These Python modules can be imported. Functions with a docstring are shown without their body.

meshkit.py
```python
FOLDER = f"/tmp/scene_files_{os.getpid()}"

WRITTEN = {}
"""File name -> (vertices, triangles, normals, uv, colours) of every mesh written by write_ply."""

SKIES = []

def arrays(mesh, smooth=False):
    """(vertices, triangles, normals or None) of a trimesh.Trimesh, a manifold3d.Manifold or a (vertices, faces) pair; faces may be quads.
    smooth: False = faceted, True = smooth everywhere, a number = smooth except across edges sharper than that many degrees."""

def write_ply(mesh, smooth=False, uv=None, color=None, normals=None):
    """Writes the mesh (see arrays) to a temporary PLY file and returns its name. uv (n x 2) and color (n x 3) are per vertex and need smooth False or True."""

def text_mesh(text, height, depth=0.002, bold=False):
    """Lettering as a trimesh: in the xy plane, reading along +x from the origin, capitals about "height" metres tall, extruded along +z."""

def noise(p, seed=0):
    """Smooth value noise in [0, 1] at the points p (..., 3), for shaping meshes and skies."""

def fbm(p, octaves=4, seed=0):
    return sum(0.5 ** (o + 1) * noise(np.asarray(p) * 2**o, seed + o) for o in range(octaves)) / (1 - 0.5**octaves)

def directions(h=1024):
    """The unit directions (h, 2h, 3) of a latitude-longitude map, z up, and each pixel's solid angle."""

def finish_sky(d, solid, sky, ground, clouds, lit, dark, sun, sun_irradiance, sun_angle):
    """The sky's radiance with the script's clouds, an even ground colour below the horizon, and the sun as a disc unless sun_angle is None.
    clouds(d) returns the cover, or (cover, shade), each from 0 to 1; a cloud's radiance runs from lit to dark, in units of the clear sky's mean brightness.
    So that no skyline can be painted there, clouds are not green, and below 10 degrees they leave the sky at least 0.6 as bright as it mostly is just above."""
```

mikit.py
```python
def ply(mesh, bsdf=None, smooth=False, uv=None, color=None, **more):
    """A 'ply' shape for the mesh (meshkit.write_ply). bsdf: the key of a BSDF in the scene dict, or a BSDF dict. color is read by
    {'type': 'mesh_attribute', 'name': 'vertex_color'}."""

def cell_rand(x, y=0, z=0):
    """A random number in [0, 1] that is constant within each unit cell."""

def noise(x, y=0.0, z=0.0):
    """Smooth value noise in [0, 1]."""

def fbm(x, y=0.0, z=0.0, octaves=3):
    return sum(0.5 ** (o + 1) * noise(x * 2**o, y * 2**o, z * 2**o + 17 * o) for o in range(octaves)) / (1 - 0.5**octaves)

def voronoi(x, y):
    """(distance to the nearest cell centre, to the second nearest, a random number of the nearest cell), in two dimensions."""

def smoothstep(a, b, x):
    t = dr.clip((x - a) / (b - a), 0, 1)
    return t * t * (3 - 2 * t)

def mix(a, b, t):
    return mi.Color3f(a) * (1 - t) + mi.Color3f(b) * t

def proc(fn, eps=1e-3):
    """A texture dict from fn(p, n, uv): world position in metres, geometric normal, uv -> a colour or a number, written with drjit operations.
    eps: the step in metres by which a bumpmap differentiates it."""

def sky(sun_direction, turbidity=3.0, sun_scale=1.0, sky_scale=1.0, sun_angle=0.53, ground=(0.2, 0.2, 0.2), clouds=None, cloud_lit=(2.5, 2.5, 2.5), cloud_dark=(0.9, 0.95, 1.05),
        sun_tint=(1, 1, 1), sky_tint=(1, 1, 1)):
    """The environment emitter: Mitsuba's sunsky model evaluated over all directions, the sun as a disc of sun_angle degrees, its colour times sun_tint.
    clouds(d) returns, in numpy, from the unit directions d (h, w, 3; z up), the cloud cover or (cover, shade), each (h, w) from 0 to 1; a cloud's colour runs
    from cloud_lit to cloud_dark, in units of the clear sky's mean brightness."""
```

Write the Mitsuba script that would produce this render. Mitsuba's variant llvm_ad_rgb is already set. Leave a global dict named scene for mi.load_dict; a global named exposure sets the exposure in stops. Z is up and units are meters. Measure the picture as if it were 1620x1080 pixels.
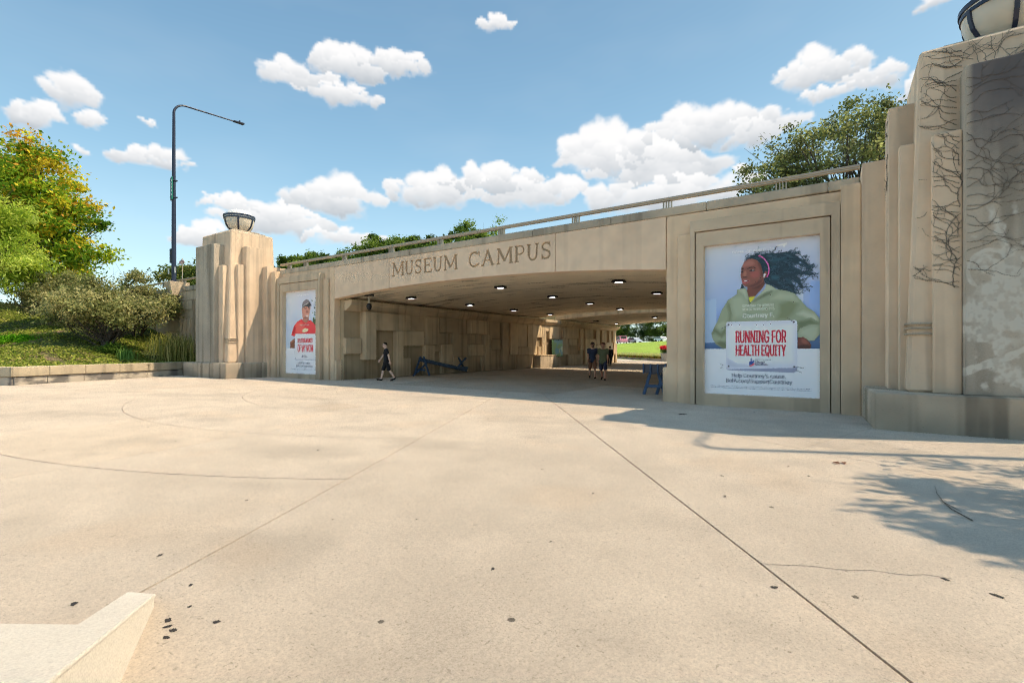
import math, random
import numpy as np, trimesh, manifold3d as m3, mitsuba as mi, drjit as dr
import mikit, meshkit
from mikit import proc, noise, fbm, voronoi, cell_rand, smoothstep, mix
from shapely.geometry import Polygon, LineString, Point, box as sbox
from shapely.ops import unary_union
from shapely import affinity

# world: x along the bridge front (right +), y into the underpass, z up, metres. The bridge front is y = 0.
CAM_Y, EYE, YAW, FOCAL = -14.509, 1.56, 0.58497, 777.93 / 1620
scene, labels = {}, {}
T4 = mi.ScalarTransform4f
scene['camera'] = {'type': 'perspective', 'fov': math.degrees(2 * math.atan(0.5 / FOCAL)), 'fov_axis': 'x', 'near_clip': 0.05, 'far_clip': 4000.0,
                   'principal_point_offset_y': -10.72 / 1080,
                   'to_world': T4().look_at(origin=[0, CAM_Y, EYE], target=[-math.sin(YAW), CAM_Y + math.cos(YAW), EYE], up=[0, 0, 1])}
SUN = (0.775, 0.355, 1.0)
exposure = 1.66
# (azimuth, elevation, half width, half height) of the cumulus, degrees
PUFFS = [(167.5,18.7,1.9,1.2),(165.5,20.9,1.7,1.6),(164.3,19.3,1.2,.8),(160.9,17,2.1,1.1),(158.2,17.3,2.1,1.2),(146.5,26.6,4.2,1.7),(142.3,28.5,4.1,1.6),(137.1,29.2,4.7,1.3),(142.7,25.8,4.9,1.2),
         (125.5,33.2,2.8,.9),(152.9,13.9,2.5,1.3),(143.6,15.7,4.7,2.3),(149,13,6,2),(155.7,10.6,3.2,1.4),(132.3,17.1,6,2.2),(125.6,18.5,6,2),(121.7,17.3,6.6,2.5),(112.6,20.5,5.2,3.1),(107.4,19.1,7.4,3.3),
         (101.8,22.3,7,2.5),(96.9,21.5,3.5,2.2),(106,16.5,9.8,2.7),(92.6,25.4,2.7,1.8),(89.8,25.3,2.3,1.6),(87.5,23.9,2.5,1.5),(90.3,23.5,3.8,.9),(83,28.2,2,.6),(160.3,19.8,.7,.5),(164.3,16.5,.6,.5),(84.1,22.2,1.8,1.2),(142,11.8,4.6,1.3)]
_r = np.random.default_rng(11)
for _a in np.arange(-158, 66, 17.0):                       # the same fair-weather cloud goes on all round
    _c, _e = _a + _r.uniform(-6, 6), _r.uniform(13, 34)
    for _ in range(3): PUFFS.append((_c + _r.uniform(-5, 5), _e + _r.uniform(-1.5, 1.5), _r.uniform(3, 6), _r.uniform(1, 2.3)))
def clouds(d):
    H, W2 = d.shape[:2]; n = 2 * H                              # rows run from the zenith down, columns with the azimuth
    el = np.degrees(np.arcsin(np.clip(d[..., 2], -1, 1))); az = np.degrees(np.arctan2(d[..., 1], d[..., 0]))
    r0, r1 = int(n * 42 / 180), int(n * 86 / 180)
    p = d[r0:r1]; deg = 180.0 / n
    big = meshkit.fbm(p * 26, 5, 3); big2 = meshkit.fbm(p * 26 + 31, 5, 4); fine = meshkit.fbm(p * 85 + 5, 3, 9)
    A = az[r0:r1] + (big - 0.5) * 3.6 + (fine - 0.5) * 0.8
    E = el[r0:r1] + (big2 - 0.5) * 2.4 + (fine - 0.5) * 0.5
    best, low = np.full(A.shape, -9.0), np.zeros(A.shape)
    rg = np.random.default_rng(4)
    for (pa, pe, w, h) in PUFFS:
        subs = [(pa, pe - 0.12 * h, w * 0.72, h * 0.62)]
        for _ in range(int(7 + 3 * w)):
            u = rg.uniform(-1, 1); v = rg.uniform(-0.42, 0.80) * (1 - u * u) ** 0.5; r = h * rg.uniform(0.34, 0.62) * (1 - 0.45 * abs(u))
            subs.append((pa + u * w * 0.95, pe + v * h, r * 1.35, r))
        for (a, e, rw, rh) in subs:
            ro0, ro1 = int((90 - e - 2.2 * rh - 1.8) / deg) - r0, int((90 - e + 2.2 * rh + 1.8) / deg) - r0
            ro0, ro1 = max(ro0, 0), min(ro1, A.shape[0])
            if ro0 >= ro1: continue
            c0, c1 = int((a - 2.2 * rw - 2.6) / deg), int((a + 2.2 * rw + 2.6) / deg)
            cols = np.arange(c0, c1) % W2
            da = (A[ro0:ro1][:, cols] - a + 180) % 360 - 180; de = E[ro0:ro1][:, cols] - e
            g = 1 - np.sqrt((da / rw) ** 2 + (np.where(de < 0, de * 1.25, de) / rh) ** 2)
            cur = best[ro0:ro1][:, cols]; up = g > cur
            cur[up] = g[up]; best[ro0:ro1, cols] = cur
            lo = low[ro0:ro1][:, cols]; lo[up] = ((E[ro0:ro1][:, cols] - pe) / h + 0.25 * de / rh)[up]; low[ro0:ro1, cols] = lo
    dens = best + (fine - 0.5) * 0.35 + (big - 0.5) * 0.3 + 0.30
    cov = np.clip(dens / (0.48 + 0.45 * np.clip(0.5 - low, 0, 1)), 0, 1); cov = cov * cov * (3 - 2 * cov)
    cover, shade = np.zeros(el.shape), np.zeros(el.shape)
    cover[r0:r1] = cov * 0.96
    shade[r0:r1] = np.clip(0.46 - 0.62 * low + (big2 - 0.5) * 1.3, 0, 1) * np.clip(dens * 1.3, 0.25, 1)
    veil = np.zeros(el.shape); veil[r0:r1] = np.clip(meshkit.fbm(p * np.array([7, 7, 16]), 4, 12) - 0.42, 0, 1) * 0.12
    cover = np.maximum(cover, veil + 0.20 * np.clip(1 - el / 18, 0, 1))
    return cover, shade
scene['sky'] = mikit.sky(SUN, turbidity=2.6, clouds=clouds, cloud_lit=(1.95, 1.92, 1.9), cloud_dark=(1.02, 1.10, 1.18), sky_scale=1.84, sun_tint=(1.0, 0.965, 0.91), sky_tint=(1.10, 1.10, 0.88), ground=(0.3, 0.27, 0.22))

# ------------------------------------------------------------------ keys and labels
def fresh(key):
    if key not in scene and key not in used: used.add(key); return key
    i = 1
    while f'{key}_{i:03d}' in used or f'{key}_{i:03d}' in scene: i += 1
    used.add(f'{key}_{i:03d}'); return f'{key}_{i:03d}'
used = set()
def thing(name, label, cat, group=None):
    k = fresh(name); labels[k] = {'label': label, 'category': cat}
    if group: labels[k]['group'] = group
    return k
def struct(name, label=None):
    k = fresh(name); labels[k] = {'kind': 'structure'}
    if label: labels[k]['label'] = label
    return k
def put(name, mesh, mat, parent=None, smooth=False, label=None, kind=None, color=None, **more):
    k = fresh(parent + '__' + name) if parent else name
    scene[k] = mikit.ply(mesh, mat, smooth=smooth, color=color, **more)
    if label or kind:
        labels.setdefault(k, {})
        if label: labels[k]['label'] = label
        if kind: labels[k]['kind'] = kind
    return k
def zg(x): return -0.00476 * (np.asarray(x, float) + 5)
def leafcol(c): return np.clip(lin(c) * 1.9, 0, 0.85)
def lin(c): c = np.asarray(c, float) / 255; return np.where(c < 0.04045, c / 12.92, ((c + 0.055) / 1.055) ** 2.4)

# ------------------------------------------------------------------ mesh helpers
def _template():
    pts = []
    for s in np.ndindex(2, 2, 2):
        for a in range(3): pts.append((*s, a))
    v = np.array([[(0.8 if a != 3 and k != a else 1.0) * (1 if s[k] else -1) for k in range(3)] for *s, a in pts])
    # vertex (corner s, axis a) lies on the face of axis a
    h = trimesh.convex.convex_hull(v)
    t = np.array([np.argmin(np.linalg.norm(v - q, axis=1)) for q in h.vertices])
    return pts, t[h.faces]
_TP, _TF = _template()
def hexa(corners, bev=0.012):
    """chamfered box through 8 corners, indexed [ix][iy][iz]"""
    c = np.asarray(corners, float)
    size = np.array([np.linalg.norm(c[1].mean((0, 1)) - c[0].mean((0, 1))), np.linalg.norm(c[:, 1].mean((0, 1)) - c[:, 0].mean((0, 1))), np.linalg.norm(c[:, :, 1].mean((0, 1)) - c[:, :, 0].mean((0, 1)))])
    e = np.minimum(bev / np.maximum(size, 1e-6), 0.45)
    v = []
    for sx, sy, sz, a in _TP:
        q = [e[k] if (s == 0) else 1 - e[k] for k, s in enumerate((sx, sy, sz))]
        q[a] = float((sx, sy, sz)[a])
        w = 0
        for i, j, k in np.ndindex(2, 2, 2):
            w = w + (q[0] if i else 1 - q[0]) * (q[1] if j else 1 - q[1]) * (q[2] if k else 1 - q[2]) * c[i, j, k]
        v.append(w)
    return trimesh.Trimesh(np.array(v), _TF, process=False)
def box(x0, x1, y0, y1, z0, z1, bev=0.012):
    x0, x1 = min(x0, x1), max(x0, x1); y0, y1 = min(y0, y1), max(y0, y1)
    return hexa([[[(x, y, z) for z in (z0, z1)] for y in (y0, y1)] for x in (x0, x1)], bev)
def frustum(b, t, z0, z1, bev=0.02):
    """b, t = (x0, x1, y0, y1) of bottom and top"""
    c = [[[None, None], [None, None]], [[None, None], [None, None]]]
    for k, (r, z) in enumerate(((b, z0), (t, z1))):
        xs, ys = sorted(r[:2]), sorted(r[2:])
        for i in (0, 1):
            for j in (0, 1): c[i][j][k] = (xs[i], ys[j], z)
    return hexa(c, bev)
def rod(a, b, w, h, up=(0, 0, 1), bev=0.004):
    """square bar from a to b, w wide and h high"""
    a, b, up = np.array(a, float), np.array(b, float), np.array(up, float)
    t = b - a; t /= np.linalg.norm(t); s = np.cross(t, up)
    if np.linalg.norm(s) < 1e-3: s = np.cross(t, [1, 0, 0])
    s /= np.linalg.norm(s); n = np.cross(s, t)
    return hexa([[[p + s * i * w / 2 + n * j * h / 2 for j in (-1, 1)] for i in (-1, 1)] for p in (a, b)], bev)
def join(ms): return trimesh.util.concatenate([m for m in ms if m is not None])
def tube(pts, radii, sides=8, cap=True):
    p = np.asarray(pts, float); r = np.broadcast_to(np.asarray(radii, float), (len(p),))
    t = np.gradient(p, axis=0); t /= np.linalg.norm(t, axis=1, keepdims=True) + 1e-12
    a = np.cross(t, [0.13, 0.27, 0.95]); bad = np.linalg.norm(a, axis=1) < 0.05; a[bad] = np.cross(t[bad], [1, 0, 0])
    a /= np.linalg.norm(a, axis=1, keepdims=True); b = np.cross(t, a)
    ang = np.arange(sides) * 2 * np.pi / sides
    v = p[:, None] + r[:, None, None] * (np.cos(ang)[None, :, None] * a[:, None] + np.sin(ang)[None, :, None] * b[:, None])
    i, j = np.meshgrid(np.arange(len(p) - 1), np.arange(sides), indexing='ij')
    q = np.stack([i * sides + j, i * sides + (j + 1) % sides, (i + 1) * sides + (j + 1) % sides, (i + 1) * sides + j], -1).reshape(-1, 4)
    f = np.vstack([q[:, [0, 1, 2]], q[:, [0, 2, 3]]]); v = v.reshape(-1, 3)
    if cap:
        n = len(v); v = np.vstack([v, p[:1], p[-1:]]); k = np.arange(sides); L = (len(p) - 1) * sides
        f = np.vstack([f, np.stack([k * 0 + n, (k + 1) % sides, k], 1), np.stack([k * 0 + n + 1, L + k, L + (k + 1) % sides], 1)])
    return trimesh.Trimesh(v, f, process=False)
def lathe(profile, center, n=48):
    """profile [(r, z)] turned about the vertical axis through center"""
    m = trimesh.creation.revolve(np.array(profile, float), sections=n); m.apply_translation(center); return m
def extrude(poly, h):
    gs = getattr(poly, 'geoms', [poly])
    return join([trimesh.creation.extrude_polygon(g, h, engine='earcut') for g in gs if g.area > 1e-7])
def wall_prism(poly, y0, y1):
    """polygon in (x, z) extruded from y0 (front) to y1"""
    m = extrude(poly, y1 - y0); v = m.vertices
    return trimesh.Trimesh(np.stack([v[:, 0], y1 - v[:, 2], v[:, 1]], 1), m.faces, process=False)
def plan_prism(poly, z0, z1): m = extrude(poly, z1 - z0); m.apply_translation([0, 0, z0]); return m
def side_prism(poly, x0, x1):
    """polygon in (y, z) extruded along x"""
    m = extrude(poly, x1 - x0); v = m.vertices
    return trimesh.Trimesh(np.stack([v[:, 2] + x0, v[:, 0], v[:, 1]], 1), m.faces, process=False)
def flat(poly, y, x0, z0):
    """one sheet in the plane y, facing -y; polygon in local (u, v)"""
    vs, fs = [], []; n = 0
    for g in getattr(poly, 'geoms', [poly]):
        if g.area < 1e-8: continue
        v, f = trimesh.creation.triangulate_polygon(g, engine='earcut')
        v = np.asarray(v); f = np.asarray(f)
        a, b, c = v[f[:, 0]], v[f[:, 1]], v[f[:, 2]]
        ccw = (b[:, 0] - a[:, 0]) * (c[:, 1] - a[:, 1]) - (b[:, 1] - a[:, 1]) * (c[:, 0] - a[:, 0])
        f = np.where((ccw < 0)[:, None], f[:, ::-1], f)
        vs.append(v); fs.append(f + n); n += len(v)
    v = np.vstack(vs); return trimesh.Trimesh(np.stack([x0 + v[:, 0], np.full(len(v), y), z0 + v[:, 1]], 1), np.vstack(fs), process=False)

# ------------------------------------------------------------------ materials
def P(c, rough=0.8, **k): return {'type': 'twosided', 'bsdf': {'type': 'principled', 'base_color': c if isinstance(c, dict) else {'type': 'rgb', 'value': list(c)}, 'roughness': rough, 'specular': k.pop('specular', 0.3), **k}}
def bumped(b, fn, scale, eps=2e-3): return {'type': 'twosided', 'bsdf': {'type': 'bumpmap', 'arbitrary': proc(fn, eps), 'scale': scale, 'bsdf': b['bsdf']}}
def concrete(a, b, streak=0.5, dirt=0.35, pits=0.5, grain=0.16):
    """cast concrete: blotches, rain streaks from above, splash dirt near the ground, sand grain"""
    def fn(p, n, uv):
        h = p.x * 0.8 + p.y
        big = fbm(p.x * 0.55, p.y * 0.55, p.z * 0.55, 4)
        st = fbm(h * 5.0, p.z * 0.22, 3.0, 3)
        gr = noise(p.x * 70, p.y * 70, p.z * 70) * 0.55 + noise(p.x * 190, p.y * 190, p.z * 190) * 0.45
        c = mix(a, b, smoothstep(0.3, 0.72, big))
        c = c * (0.90 + 0.20 * fbm(p.x * 3.1, p.y * 3.1, p.z * 2.3, 3))
        run = smoothstep(0.66, 0.80, noise(h * 2.6, p.z * 0.10, 9.0)) * smoothstep(0.35, 0.75, noise(h * 11, p.z * 0.35, 5.0))
        c = c * (1 - 0.34 * streak * run)
        c = c * (1 - streak * smoothstep(0.5, 0.78, st) * 0.55)
        low = smoothstep(0.75, 0.0, p.z - 0.35 * noise(h * 1.7, 1.0))
        c = c * (1 - dirt * low * (0.35 + 0.65 * noise(h * 2.3, p.z * 2.0)))
        pit = smoothstep(0.80, 0.9, noise(p.x * 26, p.y * 26, p.z * 26))
        return c * (1 - 0.35 * pits * pit) * (1 - grain + 2 * grain * gr)
    return fn
def rough_bump(p, n, uv): return 0.6 * noise(p.x * 55, p.y * 55, p.z * 55) + 0.4 * noise(p.x * 140, p.y * 140, p.z * 140)
WARM_A, WARM_B = (0.76, 0.575, 0.395), (0.68, 0.515, 0.355)
GREY_A, GREY_B = (0.41, 0.345, 0.26), (0.33, 0.285, 0.225)
scene['mat_facade'] = (lambda b, *_: b)(P(proc(concrete(WARM_A, WARM_B, 0.35, 0.35, 0.06, 0.03)), 0.85), rough_bump, 0.006)
scene['mat_fascia'] = P(proc(concrete((0.80, 0.61, 0.44), (0.75, 0.57, 0.41), 0.12, 0.0, 0.0, 0.0)), 0.85)
scene['mat_coping'] = P(proc(concrete((0.54, 0.455, 0.345), (0.40, 0.345, 0.27), 0.5, 0.0, 0.15, 0.05)), 0.9)
scene['mat_frame'] = P(proc(concrete((0.63, 0.50, 0.36), (0.55, 0.44, 0.315), 0.35, 0.3, 0.1, 0.035)), 0.88)
scene['mat_pier'] = (lambda b, *_: b)(P(proc(concrete((0.72, 0.56, 0.405), (0.63, 0.49, 0.355), 0.4, 0.25, 0.08, 0.035)), 0.88), rough_bump, 0.006)
scene['mat_relief'] = P(proc(concrete((0.64, 0.505, 0.34), (0.50, 0.395, 0.265), 0.5, 0.4, 0.05, 0.03)), 0.88)
scene['mat_base'] = P(proc(concrete((0.55, 0.455, 0.34), (0.36, 0.31, 0.245), 0.8, 0.45, 0.3, 0.08)), 0.9)
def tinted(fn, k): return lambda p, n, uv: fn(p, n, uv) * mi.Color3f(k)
_rel = concrete((0.64, 0.505, 0.34), (0.50, 0.395, 0.265), 0.5, 0.4, 0.05, 0.03)
for _i, _k in enumerate(((0.72, 0.70, 0.66), (0.88, 0.86, 0.84), (1.12, 1.11, 1.10))): scene[f'mat_relief_{_i}'] = P(proc(tinted(_rel, _k)), 0.88)
def soffit_fn(p, n, uv):
    v = p.y + 0.12 * fbm(p.x * 0.7, p.y * 0.9, 2.0, 3)
    board = smoothstep(0.5, 0.95, noise(p.x * 0.16, v * 1.15, 4.0)) * smoothstep(0.35, 0.7, fbm(p.x * 0.45, v * 3.1, 7.0, 3))
    joint = smoothstep(0.46, 0.49, dr.abs(p.y / 1.22 - dr.floor(p.y / 1.22) - 0.5))
    c = mix((0.76, 0.65, 0.49), (0.66, 0.56, 0.42), fbm(p.x * 0.5, p.y * 0.8, 0.0, 4))
    drip = smoothstep(0.62, 0.8, fbm(p.x * 0.9, p.y * 3.2, 11.0, 3))
    return c * (1 - 0.5 * board) * (1 - 0.35 * joint * noise(p.x * 0.8, p.y)) * (1 - 0.45 * drip) * (0.97 + 0.06 * noise(p.x * 30, p.y * 30))
scene['mat_soffit'] = P(proc(soffit_fn), 0.9)
def plaza_fn(p, n, uv):
    big = fbm(p.x * 0.33, p.y * 0.33, 1.0, 4); mid = fbm(p.x * 2.1, p.y * 2.1, 5.0, 3)
    c = mix((0.485, 0.417, 0.336), (0.448, 0.385, 0.311), smoothstep(0.3, 0.7, big))
    c = c * (0.9 + 0.2 * mid)
    wash = smoothstep(0.56, 0.74, fbm(p.x * 0.5 + p.y * 0.25, p.y * 0.9 - p.x * 0.3, 9.0, 4))
    c = c * (1 - 0.12 * wash)
    warm = 0.35 * smoothstep(0.6, 0.8, fbm(p.x * 0.8, p.y * 0.8, 21.0, 3))
    c = mix(c, c * mi.Color3f(1.03, 0.95, 0.87), warm)
    agg = noise(p.x * 95, p.y * 95) ; ag2 = noise(p.x * 240, p.y * 240)
    c = c * (1 + 0.22 * (agg - 0.5) + 0.24 * (ag2 - 0.5))
    dark_agg = smoothstep(0.86, 0.95, noise(p.x * 60 + 3, p.y * 60))
    c = c * (1 - 0.25 * dark_agg)
    d1, d2, w = voronoi(p.x * 0.62, p.y * 0.62)                 # trodden gum, one spot in some cells
    wob = 0.35 * noise(p.x * 22, p.y * 22)
    spot = smoothstep(0.014, 0.008, d1 * (0.75 + wob) / (0.55 + 0.6 * w)) * dr.select(w > 0.72, 1.0, 0.0)
    e1, e2, w2 = voronoi(p.x * 1.7 + 40, p.y * 1.7)
    spot2 = smoothstep(0.018, 0.010, e1 * (0.75 + wob)) * dr.select(w2 > 0.66, 0.7, 0.0)
    return c * (1 - 0.72 * spot) * (1 - 0.6 * spot2)
scene['mat_plaza'] = bumped(P(proc(plaza_fn), 0.82, specular=0.35), rough_bump, 0.005)
for _i, _k in enumerate(((0.93, 0.925, 0.93), (1.0, 0.985, 0.965))): scene[f'mat_plaza_{_i}'] = bumped(P(proc(tinted(plaza_fn, _k)), 0.82, specular=0.35), rough_bump, 0.005)
scene['mat_tunnel_floor'] = P(proc(tinted(plaza_fn, (0.80, 0.79, 0.77))), 0.85)  # darker tint for unwashed slabs, also painting in the daylight falloff
scene['mat_joint'] = P((0.10, 0.085, 0.065), 0.95)
def lawn_fn(p, n, uv):
    c = mix((0.20, 0.30, 0.04), (0.28, 0.37, 0.06), fbm(p.x * 0.3, p.y * 0.3, 0.0, 4))
    return c * (0.65 + 0.7 * noise(p.x * 9, p.y * 9, p.z * 9))
scene['mat_lawn'] = P(proc(lawn_fn), 0.9)
def soil_fn(p, n, uv):
    bare = smoothstep(0.55, 0.7, fbm(p.x * 0.5, p.y * 0.5, 3.0, 3))
    return mix((0.065, 0.085, 0.025), (0.19, 0.135, 0.09), bare) * (0.6 + 0.8 * noise(p.x * 14, p.y * 14, p.z * 14))
scene['mat_soil'] = P(proc(soil_fn), 0.95)
scene['mat_earth'] = P((0.16, 0.15, 0.09), 0.95)
scene['mat_asphalt'] = P((0.055, 0.055, 0.058), 0.9)
def limestone_fn(p, n, uv):
    return mix((0.58, 0.545, 0.475), (0.50, 0.465, 0.40), fbm(p.x * 2.2, p.y * 2.2, p.z * 3, 4)) * (0.86 + 0.28 * noise(p.x * 130, p.y * 130, p.z * 130)) * (1 - 0.12 * smoothstep(0.78, 0.9, noise(p.x * 70, p.y * 70, p.z * 70)))
scene['mat_limestone'] = bumped(P(proc(limestone_fn), 0.85), rough_bump, 0.007)
def white_base_fn(p, n, uv):
    h = p.x * 0.5 + p.y
    return mix((0.48, 0.43, 0.36), (0.17, 0.16, 0.15), smoothstep(0.42, 0.68, fbm(h * 2.2, p.z * 3.0, 4.0, 4)))
scene['mat_stone_base'] = P(proc(white_base_fn), 0.9)
scene['mat_coping_stone'] = P(proc(concrete((0.56, 0.47, 0.335), (0.47, 0.39, 0.28), 0.5, 0.15, 0.5, 0.14)), 0.88)
scene['mat_rail'] = P((0.46, 0.385, 0.29), 0.42, metallic=0.5)
scene['mat_navy'] = P((0.018, 0.026, 0.055), 0.35, specular=0.5)
scene['mat_lamp_glass'] = P(proc(lambda p, n, uv: mix((0.66, 0.60, 0.50), (0.54, 0.47, 0.37), smoothstep(0.4, 0.8, fbm(p.x * 1.5, p.y * 1.5, p.z * 2, 2)))), 0.35)
scene['mat_white'] = P((0.82, 0.82, 0.80), 0.35)
scene['mat_black'] = P((0.015, 0.015, 0.017), 0.45)
scene['mat_green_sign'] = P((0.02, 0.25, 0.17), 0.4)
scene['mat_red'] = P((0.5, 0.05, 0.05), 0.5)
scene['mat_barrier'] = P(proc(lambda p, n, uv: mi.Color3f(0.055, 0.105, 0.20) * (0.6 + 0.7 * fbm(p.x * 7, p.y * 7, p.z * 7, 3))), 0.6)
scene['mat_letter'] = P((0.40, 0.295, 0.195), 0.9)
scene['mat_led'] = P((0.8, 0.8, 0.8), 0.5)
scene['mat_bark'] = P(proc(lambda p, n, uv: mix((0.055, 0.045, 0.038), (0.12, 0.10, 0.085), fbm(p.x * 9, p.y * 9, p.z * 2.0, 3))), 0.95)
scene['mat_vine'] = P((0.135, 0.115, 0.098), 0.95)
scene['mat_dry_leaf'] = P((0.20, 0.085, 0.05), 0.8)
VC = {'type': 'mesh_attribute', 'name': 'vertex_color'}
scene['mat_print'] = {'type': 'twosided', 'bsdf': {'type': 'principled', 'base_color': VC, 'roughness': 0.4, 'specular': 0.5}}
scene['mat_paint'] = {'type': 'twosided', 'bsdf': {'type': 'principled', 'base_color': VC, 'roughness': 0.7, 'specular': 0.3}}
scene['mat_leaf'] = {'type': 'principledthin', 'base_color': VC, 'roughness': 0.55, 'diff_trans': 0.9, 'spec_trans': 0.0, 'eta': 1.3}
def painted(name, mesh, col, parent=None, mat='mat_paint', **k):
    """mesh in one plain colour (linear)"""
    m = meshkit.arrays(mesh, k.pop('smooth', False)); v, f = m[0], m[1]
    key = fresh(parent + '__' + name) if parent else name
    c = np.tile(np.asarray(col, float), (len(v), 1)) if np.ndim(col) == 1 else col
    sm = m[2] is not None
    scene[key] = mikit.ply((v, f), mat, smooth=True if sm else False, color=c)
    lab = {a: k[a] for a in ('label', 'kind') if a in k}
    if lab: labels[key] = lab
    return key
# ------------------------------------------------------------------ ground and plaza
def tilt(m): m.vertices[:, 2] += zg(m.vertices[:, 0]); return m
g = struct('ground')
gx = np.array([-1500, -300, -120, -60, 0, 60, 300, 1500.0])
gm = trimesh.Trimesh([[x, y, -0.30 + float(zg(np.clip(x, -60, 30)))] for x in gx for y in (-1500, 1500)], [f for i in range(len(gx) - 1) for f in ((2 * i, 2 * i + 2, 2 * i + 1), (2 * i + 1, 2 * i + 2, 2 * i + 3))], process=False)
put(g, gm, 'mat_earth')
PL = [(-26.82, -9.28), (-27.35, -8.09), (-27.81, -6.78), (-28.15, -5.42), (-29.05, -3.16), (-29.3, -2.2)]   # foot of the low planter wall
pz = struct('plaza')
put(pz, tilt(plan_prism(sbox(-62, -40, 34, 44), -0.14, -0.028)), 'mat_joint')
J = []
def joint(pts, w): J.append(LineString(pts).buffer(w / 2, cap_style='flat', join_style='mitre'))
def arc(r, a0, a1, w=0.016): joint([(-11.85 + r * math.cos(math.radians(a)), r * math.sin(math.radians(a))) for a in np.arange(a0, a1 + 0.1, 1.5)], w)
arc(4.5, 205, 250, 0.012); arc(7.32, 212, 262, 0.014); arc(10.12, 220, 306, 0.013); arc(12.78, 216, 303, 0.017)
joint([(-10.0, 0.0), (-8.58, -2.9), (-4.88, -10.71), (-4.06, -12.48), (-3.0, -14.8), (-1, -19)], 0.016)
joint([(-8.38, 0), (-6.37, -2.67), (-0.49, -10.46), (0.11, -11.27), (2.5, -14.5), (6, -19.2)], 0.020)
joint([(-8.95, -9.0), (-8.86, -9.42), (-8.36, -12.1), (-7.9, -15), (-7.4, -18)], 0.013)
joint([(-12.2, -9.6), (-12.2, -20)], 0.014)
joint([(-1.57, -4.91), (0.06, -5.84), (0.98, -6.42), (8, -10.4)], 0.012)
joint([(0.58, -2.35), (0.1, -3.7), (-0.44, -5.42)], 0.010)
joint([(-19.6, 0.0), (-4.2, 0.0)], 0.014)
joint([(-17.3, -4.9), (-25, -7.6)], 0.013); joint([(-20.1, -8.0), (-26.5, -9.1)], 0.012)
_r = np.random.default_rng(5)
crk = [(-0.47 + 0.075 * i, -10.47 + 0.032 * i + _r.normal(0, 0.012)) for i in range(16)]
joint(crk, 0.009)
for yy in np.arange(4.5, 34, 4.5): joint([(-19.5, yy), (-4.2, yy)], 0.012)
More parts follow.
